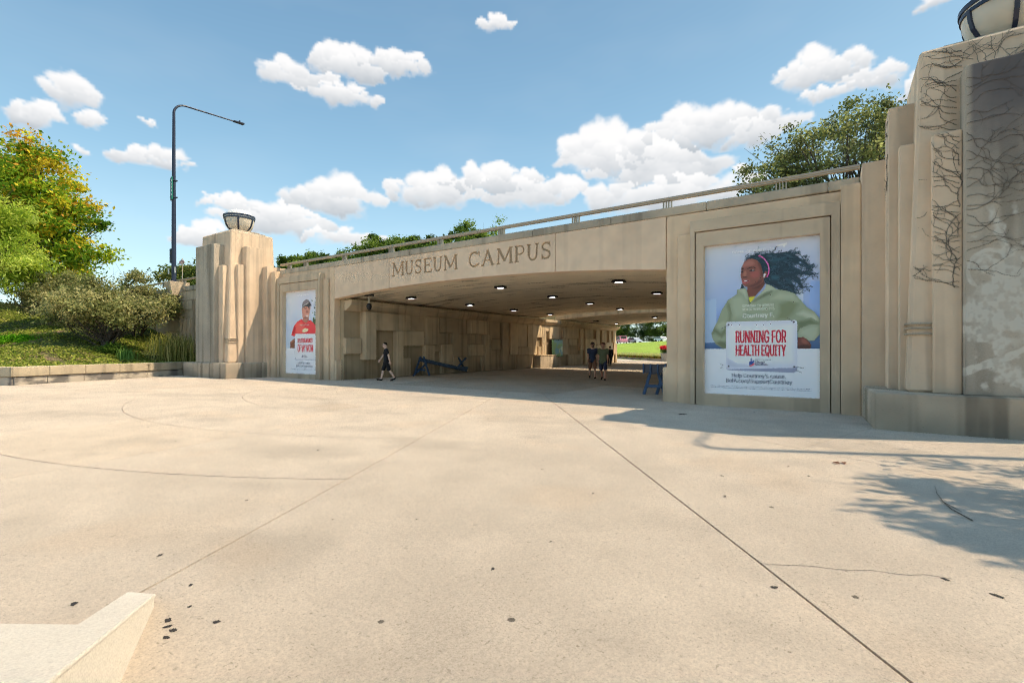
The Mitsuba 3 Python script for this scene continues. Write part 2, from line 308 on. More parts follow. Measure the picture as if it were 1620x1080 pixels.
for xx in (-15.7, -11.85, -8.0): joint([(xx, 0), (xx, 35)], 0.012)
joint([(-40, 34.2), (20, 34.2)], 0.014)
area = Polygon([(-62, -40), (34, -40), (34, 0.3), (-4.3, 0.3), (-4.3, 34), (20, 34), (20, 44), (-60, 44), (-60, 34), (-19.4, 34), (-19.4, 0.3), (-29.0, 0.3), (-29.2, -2.2), *PL[::-1], (-60, -26)])
pieces = area.difference(unary_union(J))
def densify(poly): return poly.segmentize(3.0)
for gpoly in sorted(pieces.geoms, key=lambda q: -q.area):
    c_ = gpoly.representative_point(); k_ = int(abs(c_.x * 7.3 + c_.y * 3.1)) % 3
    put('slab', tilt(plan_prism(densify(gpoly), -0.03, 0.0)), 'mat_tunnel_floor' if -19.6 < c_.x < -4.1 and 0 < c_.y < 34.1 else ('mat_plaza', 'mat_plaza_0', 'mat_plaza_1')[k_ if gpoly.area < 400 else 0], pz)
# stains and dark spots that can be seen singly
spots = [(-3.9,-13.48,.03),(-4.27,-12.88,.028),(-3.57,-12.97,.02),(-3.28,-13.1,.016),(-3.22,-13.24,.028),(-3.15,-13.27,.022),(-3.08,-13.27,.026),(-3.04,-13.32,.022),(-2.97,-13.09,.024),(-.35,-10.84,.03),(.85,-10.16,.035),(.62,-10.05,.03),(-5.06,-11.8,.022),(-3.85,-11.67,.015),(-3.22,-11.23,.016),(-1.95,-11,.018),(-2.05,-11.66,.02),(-3.08,-2.51,.13),(-6.6,-9.9,.03),(-1.2,-8.0,.03),(-0.3,-7.4,.025)]
sm = []
for x, y, r in [(x, y, r * 0.78) for x, y, r in spots]:
    a = np.linspace(0, 2 * np.pi, 12)[:-1]; q = r * (0.65 + 0.6 * _r.random(11)); th = _r.uniform(0, 3)
    e = np.stack([q * np.cos(a) * 1.3, q * np.sin(a) * 0.8], 1) @ np.array([[math.cos(th), math.sin(th)], [-math.sin(th), math.cos(th)]])
    v = np.vstack([[x, y, 0], np.column_stack([e + [x, y], np.zeros(11)])]); v[:, 2] = zg(v[:, 0]) + 0.003
    sm.append(trimesh.Trimesh(v, [(0, i, i % 11 + 1) for i in range(1, 12)], process=False))
scene['mat_gum'] = P((0.05, 0.046, 0.042), 0.7)
put('gum_spot', join(sm), 'mat_gum', pz, kind='stuff', label='dark trodden spots on the plaza concrete')

# ------------------------------------------------------------------ bridge over the underpass
XL, XR, MID = -19.52, -4.19, -11.855
def arch(x): return 3.86 + 0.335 * (1 - np.abs((np.asarray(x) + 11.85) / 7.67) ** 2.2)
KC = 0.0047
def rise(m): m.vertices[:, 2] += KC * (m.vertices[:, 0] + 5); return m
br = thing('bridge', 'long low beige concrete road bridge with shallow arch, incised front lettering and open underpass', 'bridge')
GLYPH = {}
def stroke(pts, w): return LineString(pts).buffer(w / 2, cap_style='flat', join_style='mitre')
def serif(x, y, w, up):
    h = 0.05
    return Polygon([(x - w, y), (x + w, y), (x + w, y + h * up), (x + w * 0.45, y + 2.0 * h * up), (x - w * 0.45, y + 2.0 * h * up), (x - w, y + h * up)])
def curve(cx, cy, rx, ry, a0, a1, n=22): return [(cx + rx * math.cos(math.radians(a)), cy + ry * math.sin(math.radians(a))) for a in np.linspace(a0, a1, n)]
def glyph(ch, w):
    k, t = 0.19, 0.115            # thick and thin strokes, capital height 1; w = width
    U = []
    if ch == 'M':
        U = [stroke([(0.13, 0), (0.17, 1)], t), stroke([(w - 0.13, 0), (w - 0.17, 1)], k), stroke([(0.15, 1), (w / 2, 0.16)], k), stroke([(w - 0.17, 1), (w / 2, 0.16)], t), serif(0.13, 0, 0.15, 1), serif(w - 0.13, 0, 0.17, 1), serif(0.13, 1, 0.13, -1), serif(w - 0.13, 1, 0.14, -1)]
    elif ch == 'U':
        U = [stroke([(0.17, 1), (0.17, 0.34)] + curve(w / 2, 0.34, w / 2 - 0.17, 0.29, 180, 360) + [(w - 0.14, 1)], 0.12), serif(0.17, 1, 0.16, -1), serif(w - 0.14, 1, 0.14, -1), stroke([(0.17, 1), (0.17, 0.3)], k)]
    elif ch == 'S':
        U = [stroke(curve(w / 2, 0.745, w / 2 - 0.08, 0.205, 25, 255) + curve(w / 2, 0.27, w / 2 - 0.06, 0.225, 75, -150), 0.125), Polygon([(w - 0.13, 0.98), (w - 0.02, 0.98), (w - 0.02, 0.70), (w - 0.10, 0.74)]), Polygon([(0.02, 0.02), (0.13, 0.02), (0.10, 0.28), (0.02, 0.32)])]
    elif ch == 'E':
        U = [stroke([(0.17, 0), (0.17, 1)], k), stroke([(0.05, 0.955), (w - 0.02, 0.955)], 0.09), stroke([(0.05, 0.045), (w, 0.045)], 0.09), stroke([(0.17, 0.52), (w - 0.2, 0.52)], 0.08), Polygon([(w - 0.10, 1), (w - 0.01, 1), (w - 0.01, 0.76), (w - 0.07, 0.76)]), Polygon([(w - 0.09, 0), (w + 0.01, 0), (w + 0.03, 0.27), (w - 0.04, 0.27)]), Polygon([(w - 0.25, 0.40), (w - 0.17, 0.40), (w - 0.17, 0.64), (w - 0.25, 0.64)])]
    elif ch == 'C':
        U = [stroke(curve(w / 2, 0.5, w / 2 - 0.08, 0.445, 42, 318, 34), 0.14), Polygon([(w - 0.13, 0.98), (w - 0.02, 0.98), (w - 0.02, 0.68), (w - 0.11, 0.72)]), Polygon([(w - 0.11, 0.26), (w - 0.02, 0.30), (w - 0.06, 0.12), (w - 0.2, 0.06)])]
    elif ch == 'A':
        U = [stroke([(0.14, 0), (w / 2 + 0.01, 0.98)], t), stroke([(w - 0.15, 0), (w / 2 - 0.03, 1.0)], k), stroke([(0.25, 0.34), (w - 0.25, 0.34)], 0.075), serif(0.13, 0, 0.13, 1), serif(w - 0.15, 0, 0.16, 1)]
    elif ch == 'P':
        U = [stroke([(0.17, 0), (0.17, 1)], k), stroke([(0.05, 0.955), (w - 0.3, 0.955)] + curve(w - 0.3, 0.715, 0.24, 0.24, 90, -90, 16) + [(0.17, 0.475)], 0.095), serif(0.17, 0, 0.18, 1), stroke([(0.02, 0.97), (0.3, 0.97)], 0.06)]
    return unary_union(U).intersection(sbox(-0.1, 0, w + 0.1, 1))
SPANS = [(-15.68,-14.97),(-14.93,-14.43),(-14.35,-13.99),(-13.89,-13.44),(-13.37,-12.87),(-12.81,-12.1),(-11.57,-11.04),(-10.98,-10.37),(-10.28,-9.58),(-9.52,-9.09),(-9.01,-8.5),(-8.42,-8.05)]
LET, LH = [], 0.585
for ch, (a, b) in zip('MUSEUMCAMPUS', SPANS):
    q = glyph(ch, (b - a) / LH); LET.append(affinity.translate(affinity.scale(q, LH, LH, origin=(0, 0)), a, 4.575))
LET = unary_union(LET)
def zt(x): return 5.405 + KC * (x + 5)
edges = [XL, -15.864, -7.873, XR]
for i in range(3):
    a, b = edges[i] + 0.012, edges[i + 1] - 0.012
    xs = np.linspace(a, b, 24)
    poly = Polygon([(x, float(arch(x))) for x in xs] + [(b, zt(b)), (a, zt(a))])
    back = wall_prism(poly, 0.05, 0.42)
    front = wall_prism(poly.difference(LET) if i == 1 else poly, 0.0, 0.05)
    if i == 1:
        inset = wall_prism(LET.buffer(-0.001), 0.045, 0.0495)
    put('fascia_panel', join([back, front]), 'mat_fascia', br, label='fascia panel with the incised lettering' if i == 1 else None)
    if i == 1: put('lettering', inset, 'mat_letter', br, label='incised capitals reading MUSEUM CAMPUS', kind='stuff')
xs = np.linspace(XL + 0.05, XR - 0.05, 40)
put('joint_backing', wall_prism(Polygon([(x, float(arch(x)) + 0.02) for x in xs] + [(XR - .05, 5.3), (XL + .05, 5.3)]), 0.06, 0.40), 'mat_joint', br)
def soffit(y0, y1, nm):
    xs = np.linspace(-19.26, -4.0, 48)
    put(nm, wall_prism(Polygon([(x, float(arch(x))) for x in xs] + [(-4.0, 4.92), (-19.26, 4.92)]), y0, y1), 'mat_soffit', br)
soffit(0.421, 18.3, 'soffit'); soffit(21.0, 34.0, 'soffit')
xs = np.linspace(-19.2, -4.5, 48)
scene['mat_inner_fascia_bounce'] = P(proc(tinted(_rel, (1.25, 1.1, 0.9))), 0.88)  # warm tint paints in the golden bounced light of the gap
put('inner_fascia', wall_prism(Polygon([(x, float(arch(x)) - 0.06) for x in xs] + [(-4.5, 4.9), (-19.2, 4.9)]), 20.85, 20.995), 'mat_inner_fascia_bounce', br)
# corbels under the soffit along both tunnel walls
def corbel(x0, s, y0, y1):
    q = Polygon([(x0, 3.32), (x0 + s * 0.10, 3.32), (x0 + s * 0.52, 3.60), (x0 + s * 0.52, 3.80), (x0, 3.80)])
    put('corbel', wall_prism(q if s > 0 else Polygon(list(q.exterior.coords)[::-1]), y0, y1), 'mat_relief', br)
for y0, y1 in ((0.35, 18.2), (18.5, 20.8), (21.0, 34)): corbel(-19.26, 1, y0, y1); corbel(-4.02, -0.55, y0, y1)
# coping blocks
cj = [-24.1, -23.4, -20.5, -17.58, -14.65, -11.68, -8.748, -5.9, -3.07, -0.2, 0.445]
for a, b in zip(cj[:-1], cj[1:]):
    put('coping_block', rise(box(a + 0.006, b - 0.006, -0.025, 0.40, 5.415, 5.66, 0.018)), 'mat_coping', br)
put('deck', plan_prism(sbox(-19.26, 0.45, -4.44, 18.0), 4.925, 5.02), 'mat_asphalt', br)
put('deck', plan_prism(sbox(-19.26, 21.1, -4.44, 33.8), 4.925, 5.02), 'mat_asphalt', br)

# ceiling lamps, lit
k_led = 0
def ceiling_lamp(x, y, lab, lit=True):
    z = float(arch(x))
    t = thing('ceiling_light', lab, 'light', 'lamps under the bridge ceiling')
    put('housing', frustum((x - .24, x + .24, y - .17, y + .17), (x - .20, x + .20, y - .14, y + .14), z - 0.095, z - 0.004, 0.01), 'mat_black', t)
    key = put('lens', box(x - .125, x + .125, y - .085, y + .085, z - .104, z - .096, 0.003), 'mat_led', t)
    if lit: scene[key]['emitter'] = {'type': 'area', 'radiance': {'type': 'rgb', 'value': [2.2, 2.15, 2.0]}}
ORD = ['nearest the front', 'second from the front', 'third from the front', 'last before the gap']
for xi, (x, nm) in enumerate(((-17.15, 'left'), (-11.9, 'middle'), (-6.65, 'right'))):
    for yi, y in enumerate((2.58, 7.12, 11.6, 16.3)):
        ceiling_lamp(x, y, f'lit ceiling light in the {nm} row of the front span, {ORD[yi]}')
for xi, (x, nm) in enumerate(((-17.8, 'left'), (-12.6, 'middle'))):
    for yi, y in enumerate((25.9, 30.6)):
        ceiling_lamp(x, y, f'ceiling light in the {nm} row beyond the daylight gap, ' + ('nearer' if yi == 0 else 'farther'), lit=(xi, yi) in ((0, 1), (1, 0)))
# camera
t = thing('security_camera', 'black dome security camera hanging from the left end of the arch', 'security camera')
cx, cy, cz = -17.85, 0.62, float(arch(-17.85))
put('mounting_plate', box(cx - .24, cx + .24, cy - .09, cy + .09, cz - .06, cz - .002), 'mat_black', t)
put('stem', tube([(cx, cy, cz - .05), (cx, cy, cz - .42)], 0.035, 10), 'mat_rail', t)
put('dome', lathe([(0, -.30), (.07, -.28), (.115, -.2), (.125, -.12), (.11, -.04), (.06, 0), (0, 0)], (cx, cy, cz - .40), 20), 'mat_black', t, smooth=40)

# ------------------------------------------------------------------ tunnel walls of stepped blocks
REL = [  # (y0, y1, z0, z1, proud) read off the photograph, the rest continued in the same grid
 (0.0,1.2,1.29,2.04,.12),(1.27,1.9,1.0,3.32,.30),(1.97,3.8,2.45,3.32,.22),(3.8,4.44,2.5,3.32,.14),(3.38,3.8,0.1,2.44,.24),(3.83,5.55,1.69,2.49,.10),(3.82,4.42,0.1,1.03,.17),(4.44,5.62,2.5,3.32,.06),
 (5.62,6.6,1.75,3.32,.20),(5.52,5.8,0.1,1.74,.16),(6.7,7.9,2.47,3.32,.17),(6.65,7.55,1.8,2.45,.08),(5.82,6.4,0.1,1.74,.09),(6.96,7.9,0.1,1.78,.12),(6.42,6.94,1.37,1.74,.06),(7.92,8.48,1.05,3.32,.14),(8.5,9.3,2.45,3.32,.05),
 (8.5,9.45,1.06,2.42,.06),(7.94,9.42,0.1,1.03,.16),(9.5,11.25,2.46,3.32,.26),(9.5,10.9,1.83,2.44,.06),(9.45,11.0,1.08,1.8,.16),(11.02,11.7,0.1,2.44,.20),(9.45,10.7,0.1,1.06,.05),(10.72,11.0,0.1,1.06,.15),
 (11.28,12.9,2.2,3.32,.09),(11.82,12.84,1.47,2.15,.15),(13.02,13.7,0.1,3.32,.22),(11.82,12.9,0.1,1.44,.07),(13.72,14.0,0.1,3.32,.07),(14.02,15.0,1.1,3.32,.17),(15.0,16.36,1.68,3.32,.10),(15.0,16.36,1.09,1.66,.20),
 (14.02,15.0,0.1,1.08,.07),(15.02,17.2,0.1,1.06,.11),(16.4,17.7,1.08,3.32,.15),(17.72,18.47,2.38,3.32,.14),(18.0,18.47,1.05,1.7,.10),(18.5,19.1,1.05,3.32,.14),(19.12,19.6,2.9,3.32,.12),(19.62,21.2,2.3,3.32,.16),(19.62,21.6,0.1,0.86,.12),
 (21.25,21.9,1.0,3.32,.05),(21.92,23.0,2.4,3.32,.16),(21.92,23.05,1.02,2.36,.09),(23.08,25.0,2.4,3.32,.12),(23.08,24.6,1.82,2.36,.14),(23.0,25.2,0.1,1.02,.12),(25.26,25.9,1.4,3.32,.15),(26.2,28.0,2.46,3.32,.14),(25.3,25.84,0.1,1.36,.12),
 (26.36,28.7,0.1,2.42,.12),(28.7,29.55,1.9,3.32,.13),(28.72,30.1,0.1,1.86,.14),(30.15,31.1,0.1,3.32,.12),(31.9,32.45,2.15,3.32,.13),(31.14,32.86,0.1,2.12,.13),(32.95,33.7,2.16,3.32,.14),(32.9,33.2,0.1,0.9,.12),(33.56,33.98,0.1,2.1,.14),(33.2,33.56,.95,2.1,.12)]
def tunnel_wall(x0, s, label):
    w = thing('tunnel_wall', label, 'wall')
    put('backing', box(x0, x0 - s * 0.6, 0.305, 34.0, -0.25, 3.85), 'mat_relief_0', w)
    for (a, b, z0, z1, d) in REL:
        put('block', box(x0 - s * 0.05, x0 + s * (d * 1.35 + 0.02), a + 0.31 if a < 0.1 else a, b, z0 if z0 > 0.2 else 0.02 + float(zg(x0)), z1, 0.014), ('mat_relief', 'mat_relief_2', 'mat_relief_1', 'mat_relief_2')[int(a * 7 + z1 * 13) % 4] if d > 0.08 else 'mat_relief_1', w)
tunnel_wall(-19.26, 1, 'left wall of the underpass built of stepped rectangular concrete blocks')
tunnel_wall(-4.02, -1, 'right wall of the underpass, mostly hidden behind the right front pillar')

# ------------------------------------------------------------------ wing walls with the poster frames (mirrored about the middle of the arch)
def mx(x, right): return x if right else 2 * MID - x
def wing(right):
    side = 'right' if right else 'left'
    w = thing('abutment_wall', f'stepped beige concrete wall {side} of the arch framing the ' + ('large poster of the runner' if right else 'narrow-looking poster of the man in a cap'), 'wall')
    def bx(a, b, *r, **k): return box(mx(a, right), mx(b, right), *r, **k)
    zb = -0.1
    put('wall_body', bx(-4.178, 0.43, 0.0, 0.42, zb, 5.405), 'mat_facade', w)
    put('jamb_plinth', bx(-4.30, -4.16, 0.02, 0.9, zb, 1.0), 'mat_facade', w)
    if not right: put('jamb', bx(-4.44, -4.182, 0.425, 0.8, zb, 3.84), 'mat_facade', w)
    put('pilaster', bx(-3.85, -3.46, -0.09, -0.004, zb, 4.80, bev=0.014), 'mat_facade', w)
    # outer frame: an upturned U, then the inner frame, each a real step
    def ring(x0, x1, z1, ix0, ix1, iz0, iz1, z0): return sbox(min(mx(x0, right), mx(x1, right)), z0, max(mx(x0, right), mx(x1, right)), z1).difference(sbox(min(mx(ix0, right), mx(ix1, right)), iz0, max(mx(ix0, right), mx(ix1, right)), iz1))
    put('outer_frame', wall_prism(ring(-3.45, 0.05, 5.105, -3.33, -0.13, zb - 1, 4.80, zb), -0.27, -0.003), 'mat_frame', w)
    put('inner_frame', wall_prism(ring(-3.30, -0.155, 4.77, -3.10, -0.365, 0.31, 4.385, zb), -0.235, -0.004), 'mat_frame', w)
    put('frame_back', bx(-3.32, -0.14, -0.03, -0.006, 0.2, 4.79), 'mat_frame', w)
    put('corner_pilaster', bx(0.066, 0.46, -0.37, 0.40, zb, 5.46, bev=0.02), 'mat_facade', w)
    put('corner_block', bx(0.468, 1.25, -0.54, 0.60, zb, 5.84 if right else 5.72, bev=0.014), 'mat_pier', w)
wing(True); wing(False)

# ------------------------------------------------------------------ corner pillars
def panel_fn(p, n, uv):
    base = concrete((0.47, 0.41, 0.33), (0.36, 0.32, 0.265), 0.6, 0.3, 0.5, 0.14)(p, n, uv)
    soot = smoothstep(1.96, 2.08, p.x) * smoothstep(4.0, 6.7, p.z + 1.6 * (fbm(p.x * 0.9, p.z * 0.9, 2.0, 4) - 0.5) + 0.25 * (p.x - 2.2))
    c = mix(base, mi.Color3f(0.115, 0.106, 0.112) * (0.7 + 0.7 * fbm(p.x * 2.4, p.z * 1.1, 5.0, 4)), soot * 0.92)
    u, v = p.x - 2.48, p.z - 2.35                               # scrubbed paint, low on the panel
    body = smoothstep(1.05, 0.55, dr.sqrt(dr.square(u / 0.62) + dr.square(v / 1.2)) + 2.2 * (fbm(p.x * 5.0, p.z * 5.0, 8.0, 4) - 0.5))
    loops = smoothstep(0.10, 0.05, dr.abs(dr.sqrt(dr.square((u + 0.2) / 0.34) + dr.square((v - 0.62) / 0.42)) - 0.85) + 0.12 * (noise(p.x * 9, p.z * 9) - 0.5))
    bars = smoothstep(0.09, 0.05, dr.abs(u - 0.26 + 0.25 * v) + 0.1 * (noise(p.x * 8, p.z * 8, 2.0) - 0.5)) * smoothstep(1.5, 1.2, dr.abs(v - 0.4))
    tail = smoothstep(0.09, 0.05, dr.abs(v + 0.95 - 0.55 * u) + 0.08 * (noise(p.x * 7, p.z * 7, 4.0) - 0.5)) * smoothstep(0.75, 0.6, dr.abs(u - 0.1))
    g = dr.maximum(dr.maximum(body * 0.95, loops), dr.maximum(bars, tail)) * (0.45 + 0.6 * smoothstep(0.3, 0.7, fbm(p.x * 14, p.z * 14, 1.0, 2)))
    right = dr.select(p.x > 0, 1.0, 0.0)
    return mix(mix(base, c, right), mi.Color3f(0.60, 0.575, 0.51), dr.clip(g, 0, 0.85) * right)
scene['mat_panel'] = bumped(P(proc(panel_fn), 0.88), rough_bump, 0.006)
def pillar(right):
    lab = 'huge stepped concrete corner pillar at the right edge, streaked dark and covered in dead vines' if right else 'stepped concrete corner pillar left of the arch, sunlit on its right side'
    w = thing('corner_pillar', lab, 'pillar')
    X = lambda a: mx(a, right)
    zb, zt_ = (-0.1, 0.70) if right else (-0.0, 0.84)
    q_ = lambda xa, xb: [[[(xa[j], y, z) for z in (zb, zt_)] for j, y in ((0, -2.52), (1, 0.2))], [[(xb[j], y, z) for z in (zb, zt_)] for j, y in ((0, -2.52), (1, 0.2))]]
    put('plinth', hexa(q_((0.60, 0.44), (5.0, 5.0)) if right else q_((X(5.0), X(5.0)), (X(0.60), X(0.44))), 0.03), 'mat_base', w)
    put('core', frustum((X(1.14), X(4.45), -2.13, 0.5), (X(1.36), X(4.27), -1.88, 0.3), zt_, 7.45, 0.05), 'mat_pier', w)
    put('front_slab', box(X(1.95), X(3.83), -2.40, -1.7, zt_, 6.74, 0.014), 'mat_panel', w)
    put('front_flute', box(X(1.52), X(1.943), -2.20, -1.7, zt_, 5.66, 0.014), 'mat_pier', w)
    put('side_slab', box(X(0.90), X(1.6), -1.36, -0.5, zt_ - 0.02, 6.66, 0.014), 'mat_pier', w)
    put('side_flute', box(X(1.06), X(1.6), -1.68, -1.365, zt_ - 0.02, 5.72, 0.014), 'mat_pier', w)
    for z in (1.82, 1.93, 2.02):
        put('reed', frustum((X(1.125), X(4.47), -2.145, 0.45), (X(1.125), X(4.47), -2.145, 0.45), z, z + 0.035, 0.012), 'mat_base', w)
    put('cap_step', box(X(1.75), X(3.9), -1.6, 0.12, 7.44, 7.58, 0.02), 'mat_base', w)
    put('cap_step', box(X(2.1), X(3.6), -1.35, 0.0, 7.57, 7.70, 0.02), 'mat_base', w)
    return w
pillar(True); pillar(False)
def bowl_lamp(right):
    lab = 'big round bowl lamp on top of the right-hand pillar, cut by the frame' if right else 'round bowl lamp with white dome on top of the left pillar'
    t = thing('bowl_lamp', lab, 'lamp', 'bowl lamps on the corner pillars')
    c = (mx(2.88, right), -0.68, 7.74); n = 56
    put('bowl', lathe([(0.0, 0.03), (0.40, 0.03), (0.545, 0.14), (0.645, 0.30), (0.70, 0.48), (0.72, 0.68), (0.70, 0.68), (0.0, 0.68)], c, n), 'mat_lamp_glass', t, smooth=35)
    put('rim', lathe([(0.69, 0.64), (0.745, 0.64), (0.745, 0.71), (0.69, 0.71), (0.69, 0.64)], c, n), 'mat_navy', t, smooth=35)
    put('rim', lathe([(0.70, 0.75), (0.765, 0.75), (0.765, 0.84), (0.70, 0.84), (0.70, 0.75)], c, n), 'mat_navy', t, smooth=35)
    put('band', lathe([(0.66, 0.705), (0.725, 0.705), (0.725, 0.755), (0.66, 0.755), (0.66, 0.705)], c, n), 'mat_white', t, smooth=35)
    put('foot', lathe([(0, -0.01), (0.44, -0.01), (0.44, 0.05), (0, 0.05)], c, n), 'mat_navy', t, smooth=35)
    put('dome', lathe([(0.68, 0.82), (0.64, 0.94), (0.52, 1.05), (0.34, 1.13), (0.15, 1.165), (0, 1.17)], c, n), 'mat_white', t, smooth=60)
    for k in range(6):
        a = math.radians(k * 60 + 28)
        pr = [(0.43, 0.02), (0.565, 0.14), (0.665, 0.30), (0.715, 0.48), (0.74, 0.68)]
        ts = np.array([-math.sin(a), math.cos(a)]) * 0.038; v = []
        for r, z in pr:
            for rr in (r - 0.02, r + 0.022):
                for s in (-1, 1): v.append((c[0] + rr * math.cos(a) + s * ts[0], c[1] + rr * math.sin(a) + s * ts[1], c[2] + z))
        f = []
        for i in range(len(pr) - 1):
            b = 4 * i
            for q in ((b, b + 1, b + 5, b + 4), (b + 2, b + 6, b + 7, b + 3), (b, b + 4, b + 6, b + 2), (b + 1, b + 3, b + 7, b + 5)): f += [(q[0], q[1], q[2]), (q[0], q[2], q[3])]
        put('rib', trimesh.Trimesh(v, f, process=False), 'mat_navy', t)
bowl_lamp(True); bowl_lamp(False)

# ------------------------------------------------------------------ guard rails
def guard_rail(x0, x1, posts, lab, y=0.14, slope=True):
    t = thing('guard_rail', lab, 'railing')
    f = rise if slope else (lambda m: m)
    zr = 5.955
    prof = affinity.scale(Point(0, 0).buffer(0.062, 8), 1.15, 0.85).union(sbox(-0.07, -0.06, 0.07, -0.035))
    n = max(2, int((x1 - x0) / 3))
    put('rail', f(side_prism(affinity.translate(prof, y, zr), x0, x1)), 'mat_rail', t, smooth=40)
    for px in posts:
        ms = [box(px + dx - 0.012, px + dx + 0.012, y - 0.05, y + 0.05, 5.655, zr - 0.045, 0.004) for dx in (-0.115, -0.035, 0.035, 0.115)]
        pk = put('post', f(box(px - 0.14, px + 0.14, y - 0.07, y + 0.07, 5.650, 5.668, 0.004)), 'mat_rail', t)
        for m in ms: put('plate', f(m), 'mat_rail', pk)
guard_rail(-24.05, 0.45, [-23.3, -21.92, -18.97, -15.86, -13.10, -10.155, -7.18, -4.19, -1.235], 'pale metal guard rail with plate posts along the top of the bridge front')
guard_rail(-60, -28.6, list(np.arange(-58.5, -29, 2.96)), 'pale metal guard rail on the wall left of the left pillar', slope=False)
# ------------------------------------------------------------------ wall beyond the left pillar, embankments, planter
def retaining(x0, x1, lab, detail):
    w = thing('retaining_wall', lab, 'wall')
    put('wall_body', box(x0, x1, 0.0, 0.5, -0.1, 5.16), 'mat_frame', w)
    put('coping', box(x0, x1, -0.05, 0.45, 5.165, 5.46, 0.02), 'mat_coping', w)
    put('string_course', box(x0, x1, -0.06, -0.002, 4.55, 4.68, 0.015), 'mat_frame', w)
    if detail:
        for a in (-29.4, -34.9, -40.4, -45.9):
            put('pilaster', box(a, a + 1.75, -0.13, -0.004, 0.3, 4.5, 0.02), 'mat_frame', w)
            put('pilaster_cap', box(a - 0.05, a + 1.8, -0.17, -0.135, 3.95, 4.5, 0.02), 'mat_frame', w)
            for b in (0.18, 0.72, 1.26): put('fillet', box(a + b, a + b + 0.30, -0.19, -0.132, 1.6, 3.4, 0.02), 'mat_pier', w)
        for a in (-33.0, -38.5, -44.0):
            put('raised_panel', box(a - 0.02, a + 3.4, -0.06, -0.004, 2.6, 3.6, 0.02), 'mat_frame', w)
retaining(-60, -28.2, 'weathered relief wall receding left of the left pillar behind the shrubs', True)
retaining(5.0, 34, 'relief wall beyond the right-hand pillar', False)
em = struct('embankment')
for x0, x1 in ((-150, -20.3), (-3.4, 90)):
    put('fill', plan_prism(sbox(x0, 0.55, x1, 33.9), -0.2, 4.98), 'mat_earth', em)
put('road', plan_prism(sbox(-150, 3.0, 90, 17.5), 5.024, 5.032), 'mat_asphalt', em)

pw = thing('planter_wall', 'low pale stone planter wall with coping blocks left of the left pillar', 'wall')
def pl_pt(d):
    q = LineString(PL); p = q.interpolate(d); return np.array([p.x, p.y])
Ltot = LineString(PL).length
cuts = [0.0, 1.30, 2.70, 4.10, 5.55, Ltot]
extra = [(-26.82, -9.28), (-28.4, -10.05), (-30.0, -10.85), (-33.0, -12.3), (-36.5, -14.0)]
def seg(a, b, name, w0, w1, z0, z1, mat):
    a, b = np.array(a), np.array(b); t = (b - a) / np.linalg.norm(b - a); n = np.array([-t[1], t[0]])
    if n @ (np.array([-40, -4]) - a) < 0: n = -n
    a2, b2 = a + t * 0.006, b - t * 0.006
    q = [[[(*(p + n * w), z) for z in (z0, z1)] for w in (w0, w1)] for p in (a2, b2)]
    if np.cross(t, n) < 0: q = [[c for c in row] for row in q[::-1]]
    put(name, hexa(q, 0.02), mat, pw)
for a, b in zip(cuts[:-1], cuts[1:]):
    za, zb = float(zg(-28)), 0
    seg(pl_pt(a), pl_pt(b), 'base_stone', 0.07, 0.5, -0.05, 0.425, 'mat_stone_base')
    seg(pl_pt(a), pl_pt(b), 'coping_block', -0.03, 0.5, 0.44, 0.825, 'mat_coping_stone')
for a, b in zip(extra[:-1], extra[1:]):
    seg(a, b, 'base_stone', 0.07, 0.5, -0.05, 0.425, 'mat_stone_base')
    seg(a, b, 'coping_block', -0.03, 0.5, 0.44, 0.825, 'mat_coping_stone')
EDGE = LineString([(-36.5, -14.0), (-33, -12.3), (-28.4, -10.05), (-26.82, -9.28), (-27.35, -8.09), (-27.81, -6.78), (-28.15, -5.42), (-29.05, -3.16), (-29.3, -2.2), (-29.3, 1)])
ex = np.array(EDGE.segmentize(0.25).coords)
from scipy.spatial import cKDTree
_kd = cKDTree(ex)
def lawn_z(x, y):
    d = _kd.query(np.column_stack([np.ravel(x), np.ravel(y)]))[0].reshape(np.shape(x))
    s = np.clip((d - 1.2) / 3, 0, 1)
    z = 0.72 + 0.02 * d + s * 0.235 * np.maximum(d - 1.6, 0)
    z = np.minimum(z, 4.6 + 0.01 * d)
    return z + 0.12 * (meshkit.fbm(np.stack([x * 0.5, y * 0.5, x * 0], -1), 3, 2) - 0.5)
inside = Polygon([*[tuple(p) for p in EDGE.coords], (-29.3, 0.0), (-75, 0.0), (-75, -30)]).buffer(-0.2)
X, Y = np.meshgrid(np.arange(-75, -26, 0.4), np.arange(-30, 0.3, 0.4), indexing='ij'); Zl = lawn_z(X, Y)
ni, nj = X.shape; idx = np.arange(ni * nj).reshape(ni, nj)
quads = np.stack([idx[:-1, :-1], idx[1:, :-1], idx[1:, 1:], idx[:-1, 1:]], -1).reshape(-1, 4)
import shapely
cent = np.stack([X.ravel()[quads].mean(1), Y.ravel()[quads].mean(1)], 1)
ok = shapely.contains_xy(inside.buffer(0.05), cent[:, 0], cent[:, 1])
ls = struct('slope', 'planted slope rising behind the low stone wall')
put(ls, (np.stack([X.ravel(), Y.ravel(), Zl.ravel()], 1), quads[ok]), 'mat_soil', smooth=True)

